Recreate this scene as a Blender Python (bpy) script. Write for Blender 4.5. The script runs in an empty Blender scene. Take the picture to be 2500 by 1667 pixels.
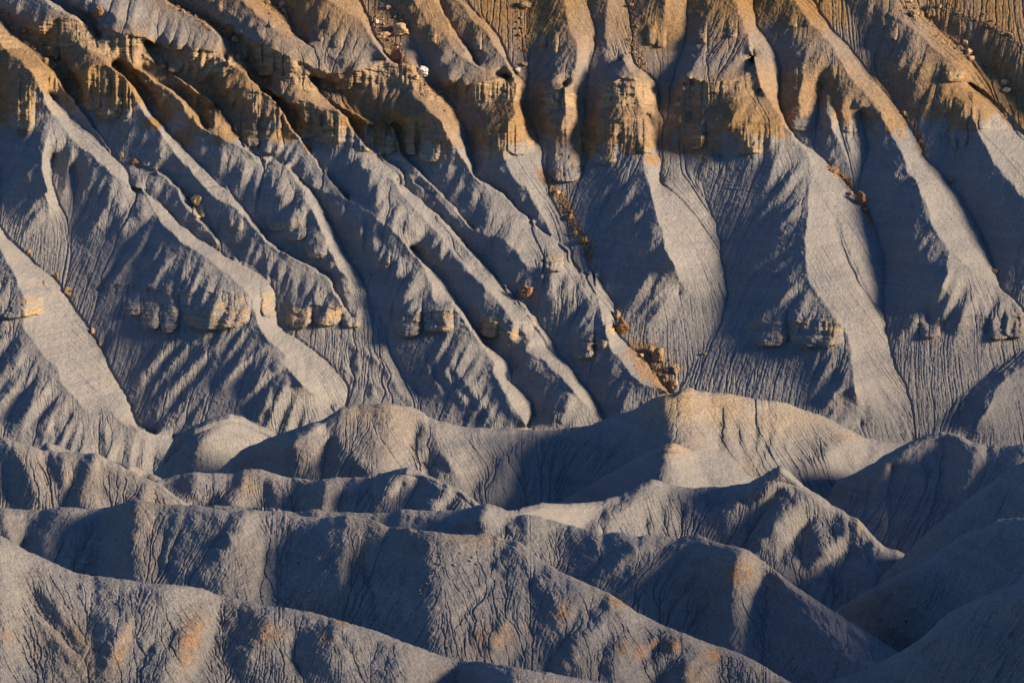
import bpy, math, random, time
import numpy as np
from mathutils import Vector, noise as mnoise
T0 = time.time()
scene = bpy.context.scene
rng = np.random.default_rng(7)
random.seed(7)

# ------------------------------------------------------------------ camera
W, H = 2500.0, 1667.0                      # photograph size: traced ridge lines are in its pixels
FOV = math.radians(16.0)
FPX = (W / 2) / math.tan(FOV / 2)
CAMZ = 62.0
HORIZON = -700.0
PITCH = math.atan((H / 2 - HORIZON) / FPX)
cam_d = bpy.data.cameras.new("camera")
cam_d.angle = FOV
cam_d.sensor_fit = 'HORIZONTAL'
cam_d.clip_start = 1.0
cam_d.clip_end = 20000.0
cam = bpy.data.objects.new("camera", cam_d)
scene.collection.objects.link(cam)
cam.location = (0, 0, CAMZ)
cam.rotation_euler = (math.pi / 2 - PITCH, 0, 0)
scene.camera = cam

# ------------------------------------------------------------------ light
SUN_AZ = 14.0      # degrees the sun stands towards the camera from due right
SUN_EL = 17.5
world = bpy.data.worlds.new("World")
scene.world = world
world.use_nodes = True
nt = world.node_tree
bg = nt.nodes["Background"]
sky = nt.nodes.new("ShaderNodeTexSky")
sky.sky_type = 'NISHITA'
sky.sun_disc = False
sky.sun_elevation = math.radians(SUN_EL)
sky.air_density = 1.0
sky.dust_density = 0.2
sky.ozone_density = 6.0
nt.links.new(sky.outputs[0], bg.inputs[0])
bg.inputs[1].default_value = 0.062
a, e = math.radians(SUN_AZ), math.radians(SUN_EL)
to_sun = Vector((math.cos(a) * math.cos(e), -math.sin(a) * math.cos(e), math.sin(e)))
sky.sun_rotation = math.atan2(to_sun.x, to_sun.y)
sun_d = bpy.data.lights.new("sun", 'SUN')
sun_d.energy = 5.0
sun_d.angle = math.radians(13.0)
sun_d.color = (1.0, 0.73, 0.45)
sun = bpy.data.objects.new("sun", sun_d)
scene.collection.objects.link(sun)
sun.rotation_euler = to_sun.to_track_quat('Z', 'Y').to_euler()
sun.location = (60, 150, 120)
vs = scene.view_settings
vs.view_transform = 'Standard'
vs.look = 'None'
vs.exposure = 1.25
vs.gamma = 1.0

# ------------------------------------------------------------------ helpers
cp, sp = math.cos(PITCH), math.sin(PITCH)
def ray(u, v):
    """direction with unit y through pixel (u, v)"""
    xc = (u - W / 2) / FPX
    yc = (H / 2 - v) / FPX
    dy = cp + yc * sp
    return xc / dy, (-sp + yc * cp) / dy

def tz_to_v(tz):
    # invert ray(): tz = (-sp+yc cp)/(cp+yc sp)
    yc = (tz * cp + sp) / (cp - tz * sp)
    return H / 2 - yc * FPX

CROP = 2195.0 / 700.0
OFF = {}
for row, y0 in (('A', 0), ('B', 400), ('C', 750), ('D', 1167)):
    for k, x0 in enumerate((0, 600, 1200, 1800)):
        OFF[row + str(k + 1)] = (x0, y0)

def px(*segs):
    """('A1', [(x, y), ...], 'B1', [...]) -> Nx2 photo pixels"""
    out = []
    for k in range(0, len(segs), 2):
        ox, oy = OFF[segs[k]]
        for (x, y) in segs[k + 1]:
            out.append((ox + x / CROP, oy + y / CROP))
    return np.array(out, float)

def dense(P, step=1.5):
    out = []
    for a_, b_ in zip(P[:-1], P[1:]):
        n = max(1, int(np.hypot(*(b_ - a_)) / step))
        t = np.linspace(0, 1, n, endpoint=False)[:, None]
        out.append(a_ + (b_ - a_) * t)
    out.append(P[-1:])
    return np.concatenate(out)

def smooth1(x, n):
    if len(x) < 3:
        return x
    n = min(n, len(x) // 2 * 2 - 1)
    if n < 3:
        return x
    k = np.hanning(n + 2)[1:-1]; k /= k.sum()
    xp = np.concatenate([np.full(n // 2, x[0]), x, np.full(n // 2, x[-1])])
    return np.convolve(xp, k, 'valid')

_lr = np.random.default_rng(99)
def smooth_line(P, n=13, jit=1.6):
    D = dense(np.array(P, float))
    if jit and len(D) > 30:
        j = _lr.standard_normal((len(D), 2)).cumsum(0)
        for c in (0, 1):
            x = smooth1(j[:, c], 9) - smooth1(j[:, c], 61)
            D[:, c] += jit * x / max(x.std(), 1e-6) * np.minimum(1, np.minimum(np.arange(len(D)), np.arange(len(D))[::-1]) / 12.0)
    return np.stack([smooth1(D[:, 0], n), smooth1(D[:, 1], n)], 1)

def blur(Z, s):
    if s <= 0:
        return Z
    r = int(3 * s + 1)
    k = np.exp(-0.5 * (np.arange(-r, r + 1) / s) ** 2); k /= k.sum()
    for ax in (0, 1):
        Zp = np.pad(Z, [(r, r) if i == ax else (0, 0) for i in (0, 1)], mode='edge')
        out = np.zeros_like(Z)
        for i, w in enumerate(k):
            sl = [slice(None), slice(None)]
            sl[ax] = slice(i, i + Z.shape[ax])
            out += w * Zp[tuple(sl)]
        Z = out
    return Z

def resize(Z, shape):
    n, m = Z.shape
    y = np.linspace(0, n - 1, shape[0]); x = np.linspace(0, m - 1, shape[1])
    return bilin(Z, y[:, None] + 0 * x[None], x[None] + 0 * y[:, None])

def bilin(Z, y, x):
    n, m = Z.shape
    y = np.clip(y, 0, n - 1.001); x = np.clip(x, 0, m - 1.001)
    i = y.astype(int); j = x.astype(int)
    fy = y - i; fx = x - j
    return (Z[i, j] * (1 - fy) * (1 - fx) + Z[i + 1, j] * fy * (1 - fx)
            + Z[i, j + 1] * (1 - fy) * fx + Z[i + 1, j + 1] * fy * fx)

def vnoise(shape, cells, seed, octaves=4, gain=0.5):
    """smooth value noise, cells = (rows, cols) of the first octave"""
    r = np.random.default_rng(seed)
    out = np.zeros(shape); amp = 1.0
    for o in range(octaves):
        n = max(2, int(cells[0] * 2 ** o) + 1); m = max(2, int(cells[1] * 2 ** o) + 1)
        if n > shape[0] * 2 or m > shape[1] * 2:
            break
        g = r.standard_normal((n + 1, m + 1))
        y = np.linspace(0, n - 1, shape[0]); x = np.linspace(0, m - 1, shape[1])
        i = y.astype(int); j = x.astype(int)
        fy = y - i; fx = x - j
        fy = (fy * fy * (3 - 2 * fy))[:, None]; fx = (fx * fx * (3 - 2 * fx))[None]
        a0 = g[np.ix_(i, j)]; a1 = g[np.ix_(i, j + 1)]; b0 = g[np.ix_(i + 1, j)]; b1 = g[np.ix_(i + 1, j + 1)]
        out += amp * ((a0 * (1 - fx) + a1 * fx) * (1 - fy) + (b0 * (1 - fx) + b1 * fx) * fy)
        amp *= gain
    return out

def membrane(box, pts, vals, step=3.0, iters=120):
    """surface over box=(u0,v0,u1,v1) that takes vals on pts and is taut in between"""
    u0, v0, u1, v1 = box
    Z = None
    for lev in (16, 8, 4, 2, 1):
        st = step * lev
        n = max(3, int((v1 - v0) / st) + 1); m = max(3, int((u1 - u0) / st) + 1)
        i = np.clip(np.rint((pts[:, 1] - v0) / (v1 - v0) * (n - 1)), 0, n - 1).astype(int)
        j = np.clip(np.rint((pts[:, 0] - u0) / (u1 - u0) * (m - 1)), 0, m - 1).astype(int)
        ok = (pts[:, 0] >= u0) & (pts[:, 0] <= u1) & (pts[:, 1] >= v0) & (pts[:, 1] <= v1)
        idx = (i * m + j)[ok]
        cnt = np.bincount(idx, minlength=n * m)
        s = np.bincount(idx, weights=vals[ok], minlength=n * m)
        M = (cnt > 0).reshape(n, m)
        C = np.where(M, (s / np.maximum(cnt, 1)).reshape(n, m), 0.0)
        Z = np.full((n, m), vals[ok].mean() if ok.any() else 0.0) if Z is None else resize(Z, (n, m))
        Z[M] = C[M]
        for _ in range(iters * (3 if lev == 16 else 1)):
            Zp = np.pad(Z, 1, mode='edge')
            A = 0.25 * (Zp[:-2, 1:-1] + Zp[2:, 1:-1] + Zp[1:-1, :-2] + Zp[1:-1, 2:])
            Z = np.where(M, C, A)
    return Z

def ridge_values(R, gpts, k, rmin, rmax):
    """height of a ridge line from how far the gullies lie on its two sides"""
    out = []
    for P in R:
        t = np.gradient(P, axis=0)
        t /= np.maximum(np.hypot(t[:, 0], t[:, 1]), 1e-6)[:, None]
        nrm = np.stack([-t[:, 1], t[:, 0]], 1)
        d = np.full((len(P), 2), 170.0)
        if len(gpts):
            for c in range(0, len(P), 400):
                D = gpts[None] - P[c:c + 400, None]
                dist = np.hypot(D[..., 0], D[..., 1])
                side = (D * nrm[c:c + 400, None]).sum(2)
                d[c:c + 400, 0] = np.minimum(170, np.where(side > 0, dist, 1e9).min(1))
                d[c:c + 400, 1] = np.minimum(170, np.where(side <= 0, dist, 1e9).min(1))
        h = k * np.maximum(d[:, 0], 4) ** 0.85 * np.maximum(d[:, 1], 4) ** 0.15
        h = smooth1(np.clip(h, rmin, rmax), 141)
        if len(gpts) and len(P) > 90 and np.hypot(*(gpts - P[-1]).T).min() > 14:     # a spur that dies out on the slope
            h = h * np.clip(0.15 + np.arange(len(h))[::-1] / 70.0, 0, 1)
        out.append(h)
    return out

def spurs(box, shape, R, G, r, g, ksub, soft2):
    """secondary spurs (tents) and rills (notches) on the flanks"""
    u0, v0, u1, v1 = box
    n, m = shape
    st = (u1 - u0) / (m - 1)
    A = np.zeros(shape); B = np.zeros(shape)
    main = np.concatenate(R + G)[::4]
    for kind, lines in (('r', r), ('g', g)):
        for q, P in enumerate(lines):
            P = P[::3]
            oth = np.concatenate([x[::4] for k_, L_ in (('r', r), ('g', g)) for i_, x in enumerate(L_) if not (k_ == kind and i_ == q)] + [main])
            mid = P[len(P) // 5: max(len(P) // 5 + 1, 4 * len(P) // 5)]
            d = np.sqrt(((mid[:, None] - oth[None]) ** 2).sum(2)).min(1)
            w = np.clip(np.median(d) * 0.8, 16, 52) if kind == 'r' else 15.0
            j0 = int((P[:, 0].min() - w - u0) / st); j1 = int((P[:, 0].max() + w - u0) / st) + 2
            i0 = int((P[:, 1].min() - w - v0) / st); i1 = int((P[:, 1].max() + w - v0) / st) + 2
            j0, j1, i0, i1 = max(j0, 0), min(j1, m), max(i0, 0), min(i1, n)
            if j1 <= j0 or i1 <= i0: continue
            gy, gx = np.mgrid[i0:i1, j0:j1]
            gx = u0 + gx * st; gy = v0 + gy * (v1 - v0) / (n - 1)
            best = np.full(gx.shape, 1e9); arc = np.zeros(gx.shape)
            for i_, p in enumerate(P):
                dd = (gx - p[0]) ** 2 + (gy - p[1]) ** 2
                hit = dd < best
                best[hit] = dd[hit]; arc[hit] = i_
            t = arc / max(len(P) - 1, 1)
            tap = np.clip(t * 4, 0, 1) * np.clip((1 - t) * 3, 0, 1)
            h = np.clip(1 - np.sqrt(best) / w, 0, 1) * tap
            if kind == 'r':
                A[i0:i1, j0:j1] = np.maximum(A[i0:i1, j0:j1], h * w * ksub)
            else:
                B[i0:i1, j0:j1] = np.maximum(B[i0:i1, j0:j1], h * 9.0)
    return blur(A - B, soft2)

def feather(box, shape, R, gp, spacing, wid, amp, seed, soft):
    """small spurs that leave a ridge and run down its shaded flank to the gully"""
    r_ = np.random.default_rng(seed)
    u0, v0, u1, v1 = box
    n, m = shape
    st = (u1 - u0) / (m - 1)
    A = np.zeros(shape)
    for P in R:
        t = np.gradient(P, axis=0); t /= np.maximum(np.hypot(t[:, 0], t[:, 1]), 1e-6)[:, None]
        tx_ = smooth1(t[:, 0], 41); ty_ = smooth1(t[:, 1], 41)
        k = r_.uniform(4, 16)
        while k < len(P) - 8:
            i = int(k); k += spacing * r_.uniform(.55, 1.5) / 1.5
            nx, ny = -ty_[i], tx_[i]
            D = gp - P[i]
            dist = np.hypot(D[:, 0], D[:, 1])
            ok = (D[:, 0] * nx + D[:, 1] * ny) > 0.4 * dist
            dl = min(150.0, dist[ok].min()) if ok.any() else 150.0
            if dl < 26: continue
            L_ = dl * r_.uniform(.8, 1.5)
            w = wid * r_.uniform(.65, 1.6) * min(1.3, .6 + dl / 150)
            a_ = r_.uniform(.55, .85); ampk = r_.uniform(.6, 1.15)
            q = []
            x, y = P[i] + np.array([nx, ny]) * 4
            for s_ in np.arange(0, L_, 3.0):
                dx = a_ * nx; dy = a_ * ny + .62 + .25 * s_ / L_
                l = math.hypot(dx, dy); x += 3 * dx / l; y += 3 * dy / l
                q.append((x, y))
            q = np.array(q)
            j0 = max(int((q[:, 0].min() - w - u0) / st), 0); j1 = min(int((q[:, 0].max() + w - u0) / st) + 2, m)
            i0 = max(int((q[:, 1].min() - w - v0) / st), 0); i1 = min(int((q[:, 1].max() + w - v0) / st) + 2, n)
            if j1 - j0 < 2 or i1 - i0 < 2: continue
            gy, gx = np.mgrid[i0:i1, j0:j1]
            gx = u0 + gx * st; gy = v0 + gy * (v1 - v0) / (n - 1)
            dd = (gx[..., None] - q[:, 0]) ** 2 + (gy[..., None] - q[:, 1]) ** 2
            arg = dd.argmin(-1); best = np.sqrt(np.take_along_axis(dd, arg[..., None], -1)[..., 0])
            tt = arg / max(len(q) - 1, 1)
            h = np.clip(1 - best / w, 0, 1) * np.clip(tt * 2.5, 0, 1) * np.clip((1 - tt) * 1.8, 0, 1)
            A[i0:i1, j0:j1] = np.maximum(A[i0:i1, j0:j1], h * w * amp * ampk)
    return blur(A, soft)

def relief(box, R, G, r=(), g=(), k=0.75, rmin=8, rmax=120, ksub=0.35, soft=2.0, soft2=2.0, step=3.0, gval=0.0, fine=None):
    R = [smooth_line(p) for p in R]; G = [smooth_line(p) for p in G]
    gp = np.concatenate(G)[::4] if G else np.zeros((0, 2))
    hv = ridge_values(R, gp, k, rmin, rmax)
    pts = np.concatenate(R + G); vals = np.concatenate(hv + [np.full(len(p), gval) for p in G])
    Z = blur(membrane(box, pts, vals, step), soft)
    if r or g:
        r = [smooth_line(p) for p in r]; g = [smooth_line(p) for p in g]
        Z = Z + spurs(box, Z.shape, R, G, r, g, ksub, soft2)
    if fine:
        Z = Z + feather(box, Z.shape, R, gp, *fine)
    return Z

def sample(Z, box, u, v):
    u0, v0, u1, v1 = box
    n, m = Z.shape
    return bilin(Z, (v - v0) / (v1 - v0) * (n - 1), (u - u0) / (u1 - u0) * (m - 1))

def normals(P):
    a_ = np.gradient(P, axis=1); b_ = np.gradient(P, axis=0)
    N = np.cross(a_, b_)
    N /= np.maximum(np.linalg.norm(N, axis=2), 1e-9)[..., None]
    if N[..., 2].mean() < 0:
        N = -N
    return N

def erode(P, N, drops, steps, rounds, depth, seed, wander=0.03, maxc=None, wid=0.7, pre=None):
    """rain runs down the surface and cuts rills; returns depth cut along the normal"""
    r = np.random.default_rng(seed)
    n, m, _ = P.shape
    a_ = np.gradient(P, axis=1); b_ = np.gradient(P, axis=0)
    E = (a_ * a_).sum(2); F = (a_ * b_).sum(2); Gm = (b_ * b_).sum(2)
    det = np.maximum(E * Gm - F * F, 1e-9)
    nz = np.clip(N[..., 2], 0.15, 1)
    carve = np.zeros((n, m)) if pre is None else pre.copy()
    zbase = P[..., 2] + wander * vnoise((n, m), (n / 26, m / 26), seed + 1, 4, 0.6)
    for rd in range(rounds):
        z = zbase - carve * nz
        zx = np.gradient(z, axis=1); zy = np.gradient(z, axis=0)
        dx = -(Gm * zx - F * zy) / det; dy = -(E * zy - F * zx) / det
        l = np.maximum(np.hypot(dx, dy), 1e-9)
        dx = (dx / l).astype(np.float32).ravel(); dy = (dy / l).astype(np.float32).ravel()
        x = r.uniform(1, m - 2, drops).astype(np.float32); y = r.uniform(1, n - 2, drops).astype(np.float32)
        vx = np.zeros(drops, np.float32); vy = np.zeros(drops, np.float32)
        flux = np.zeros(n * m)
        acc = []
        ox, oy = x.copy(), y.copy()
        for st in range(steps):
            if st % 16 == 15:      # water that stands in a hollow soaks away
                go = (x - ox) ** 2 + (y - oy) ** 2 > 30
                x, y, vx, vy = x[go], y[go], vx[go], vy[go]
                ox, oy = x.copy(), y.copy()
            idx = np.rint(y).astype(np.int32) * m + np.rint(x).astype(np.int32)
            acc.append(idx)
            vx = 0.35 * vx + 0.65 * dx[idx]; vy = 0.35 * vy + 0.65 * dy[idx]
            x += vx; y += vy
            ok = (x > 1) & (x < m - 2) & (y > 1) & (y < n - 2)
            if not ok.all():
                x, y, vx, vy, ox, oy = x[ok], y[ok], vx[ok], vy[ok], ox[ok], oy[ok]
            if len(x) == 0:
                break
            if len(acc) == 20:
                flux += np.bincount(np.concatenate(acc), minlength=n * m); acc = []
        if acc:
            flux += np.bincount(np.concatenate(acc), minlength=n * m)
        fl = blur(flux.reshape(n, m) / max(flux.mean(), 1e-6), wid)
        add = np.minimum(np.sqrt(np.maximum(fl - 0.4, 0)), 3.0)
        carve += depth / rounds * add
    carve = np.minimum(carve, maxc or depth * 2.2)
    return carve

def mesh_object(name, P, mat, attrs=None, flip=False):
    n, m, _ = P.shape
    me = bpy.data.meshes.new(name)
    me.vertices.add(n * m)
    me.vertices.foreach_set('co', P.reshape(-1).astype(np.float32))
    idx = np.arange(n * m, dtype=np.int32).reshape(n, m)
    q = np.stack([idx[:-1, :-1], idx[1:, :-1], idx[1:, 1:], idx[:-1, 1:]], -1).reshape(-1, 4)
    if flip:
        q = q[:, ::-1]
    nf = len(q)
    me.loops.add(nf * 4); me.polygons.add(nf)
    me.loops.foreach_set('vertex_index', np.ascontiguousarray(q).reshape(-1))
    me.polygons.foreach_set('loop_start', np.arange(0, nf * 4, 4, dtype=np.int32))
    me.polygons.foreach_set('loop_total', np.full(nf, 4, np.int32))
    me.polygons.foreach_set('use_smooth', np.ones(nf, bool))
    me.update()
    for k, A in (attrs or {}).items():
        at = me.attributes.new(k, 'FLOAT', 'POINT')
        at.data.foreach_set('value', A.reshape(-1).astype(np.float32))
    me.materials.append(mat)
    o = bpy.data.objects.new(name, me)
    scene.collection.objects.link(o)
    return o

def tag(o, label=None, cat=None, group=None, kind=None):
    if label: o['label'] = label
    if cat: o['category'] = cat
    if group: o['group'] = group
    if kind: o['kind'] = kind

# ------------------------------------------------------------------ materials
def node(nt, t, **kw):
    n = nt.nodes.new(t)
    for k, v in kw.items():
        setattr(n, k, v)
    return n

def shale_material():
    m = bpy.data.materials.new("shale"); m.use_nodes = True
    t = m.node_tree; L = t.links.new
    bsdf = t.nodes["Principled BSDF"]
    bsdf.inputs['Roughness'].default_value = 0.95
    bsdf.inputs['Specular IOR Level'].default_value = 0.12
    geo = node(t, 'ShaderNodeNewGeometry')
    def nz(scale, detail=4.0, rough=0.6):
        n = node(t, 'ShaderNodeTexNoise'); n.inputs['Scale'].default_value = scale
        n.inputs['Detail'].default_value = detail; n.inputs['Roughness'].default_value = rough
        L(geo.outputs['Position'], n.inputs['Vector']); return n
    def ramp(fac, stops):
        r = node(t, 'ShaderNodeValToRGB')
        el = r.color_ramp.elements
        el[0].position, el[0].color = stops[0][0], (*stops[0][1], 1)
        el[1].position, el[1].color = stops[1][0], (*stops[1][1], 1)
        for p_, c_ in stops[2:]:
            k_ = el.new(p_); k_.color = (*c_, 1)
        L(fac, r.inputs[0]); return r
    def mix(fac, a_, b_, mode='MIX'):
        x = node(t, 'ShaderNodeMix', data_type='RGBA', blend_type=mode)
        if isinstance(fac, float): x.inputs[0].default_value = fac
        else: L(fac, x.inputs[0])
        for s, c in ((6, a_), (7, b_)):
            if isinstance(c, tuple): x.inputs[s].default_value = (*c, 1)
            else: L(c, x.inputs[s])
        return x.outputs[2]
    def attr(name):
        a_ = node(t, 'ShaderNodeAttribute', attribute_name=name); return a_.outputs['Fac']
    big = nz(0.22, 5, 0.6); mid = nz(2.2, 6, 0.7); fine = nz(6.0, 4, 0.75); grit = nz(15.0, 3, 0.8)
    grey = ramp(mid.outputs['Fac'], [(0.30, (0.160, 0.180, 0.220)), (0.70, (0.232, 0.246, 0.283))])
    grey2 = mix(big.outputs['Fac'], grey.outputs[0], (0.222, 0.226, 0.236))
    brown = ramp(mid.outputs['Fac'], [(0.30, (0.160, 0.104, 0.048)), (0.70, (0.310, 0.205, 0.100))])
    tan = ramp(fine.outputs['Fac'], [(0.30, (0.23, 0.18, 0.115)), (0.65, (0.40, 0.32, 0.215))])
    red = ramp(fine.outputs['Fac'], [(0.30, (0.21, 0.135, 0.085)), (0.65, (0.33, 0.225, 0.150))])
    # faint beds of lighter and darker shale
    mp = node(t, 'ShaderNodeMapping'); mp.inputs['Scale'].default_value = (0.03, 0.03, 1.5)
    L(geo.outputs['Position'], mp.inputs['Vector'])
    bn = node(t, 'ShaderNodeTexNoise'); bn.inputs['Scale'].default_value = 1.0; bn.inputs['Detail'].default_value = 5; bn.inputs['Roughness'].default_value = 0.75
    L(mp.outputs[0], bn.inputs['Vector'])
    bedc = ramp(bn.outputs['Fac'], [(0.32, (0.84, 0.86, 0.90)), (0.68, (1.16, 1.13, 1.08))])
    grey2 = mix(1.0, grey2, bedc.outputs[0], 'MULTIPLY')
    c = mix(attr('brown'), grey2, brown.outputs[0])
    c = mix(attr('rock'), c, tan.outputs[0])
    c = mix(attr('red'), c, red.outputs[0])
    # salt crust flecks
    s1 = node(t, 'ShaderNodeMath', operation='GREATER_THAN'); L(grit.outputs['Fac'], s1.inputs[0]); s1.inputs[1].default_value = 0.66
    s2 = node(t, 'ShaderNodeMath', operation='MULTIPLY'); L(s1.outputs[0], s2.inputs[0]); L(attr('salt'), s2.inputs[1])
    c = mix(s2.outputs[0], c, (0.5, 0.49, 0.47))
    # grain
    gr = ramp(grit.outputs['Fac'], [(0.30, (0.62, 0.62, 0.62)), (0.70, (1.3, 1.3, 1.3))])
    c = mix(1.0, c, gr.outputs[0], 'MULTIPLY')
    fr = ramp(fine.outputs['Fac'], [(0.28, (0.80, 0.80, 0.80)), (0.72, (1.18, 1.18, 1.18))])
    c = mix(1.0, c, fr.outputs[0], 'MULTIPLY')
    L(c, bsdf.inputs['Base Color'])
    b1 = node(t, 'ShaderNodeBump'); b1.inputs['Strength'].default_value = 0.75; b1.inputs['Distance'].default_value = 0.12
    L(fine.outputs['Fac'], b1.inputs['Height'])
    b2 = node(t, 'ShaderNodeBump'); b2.inputs['Strength'].default_value = 0.8; b2.inputs['Distance'].default_value = 0.07
    L(grit.outputs['Fac'], b2.inputs['Height']); L(b1.outputs[0], b2.inputs['Normal'])
    L(b2.outputs[0], bsdf.inputs['Normal'])
    return m

SHALE = shale_material()

def rock_material(name, dark, light):
    m = bpy.data.materials.new(name); m.use_nodes = True
    t = m.node_tree; L = t.links.new
    b = t.nodes["Principled BSDF"]; b.inputs['Roughness'].default_value = 0.9
    b.inputs['Specular IOR Level'].default_value = 0.2
    g = node(t, 'ShaderNodeNewGeometry')
    n = node(t, 'ShaderNodeTexNoise'); n.inputs['Scale'].default_value = 5.0; n.inputs['Detail'].default_value = 7; n.inputs['Roughness'].default_value = 0.7
    L(g.outputs['Position'], n.inputs['Vector'])
    r = node(t, 'ShaderNodeValToRGB'); el = r.color_ramp.elements
    el[0].position = 0.3; el[0].color = (*dark, 1); el[1].position = 0.68; el[1].color = (*light, 1)
    L(n.outputs['Fac'], r.inputs[0]); L(r.outputs[0], b.inputs['Base Color'])
    n2 = node(t, 'ShaderNodeTexNoise'); n2.inputs['Scale'].default_value = 16.0; n2.inputs['Detail'].default_value = 5
    L(g.outputs['Position'], n2.inputs['Vector'])
    bp = node(t, 'ShaderNodeBump'); bp.inputs['Strength'].default_value = 0.8; bp.inputs['Distance'].default_value = 0.06
    L(n2.outputs['Fac'], bp.inputs['Height']); L(bp.outputs[0], b.inputs['Normal'])
    return m
RUST = rock_material("rusty_sandstone", (0.12, 0.068, 0.040), (0.27, 0.160, 0.095))
PALE = rock_material("pale_sandstone", (0.27, 0.18, 0.11), (0.46, 0.34, 0.22))
GREY = rock_material("grey_white_stone", (0.36, 0.33, 0.32), (0.62, 0.59, 0.57))
TANR = rock_material("tan_sandstone", (0.15, 0.105, 0.065), (0.30, 0.225, 0.145))

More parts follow.
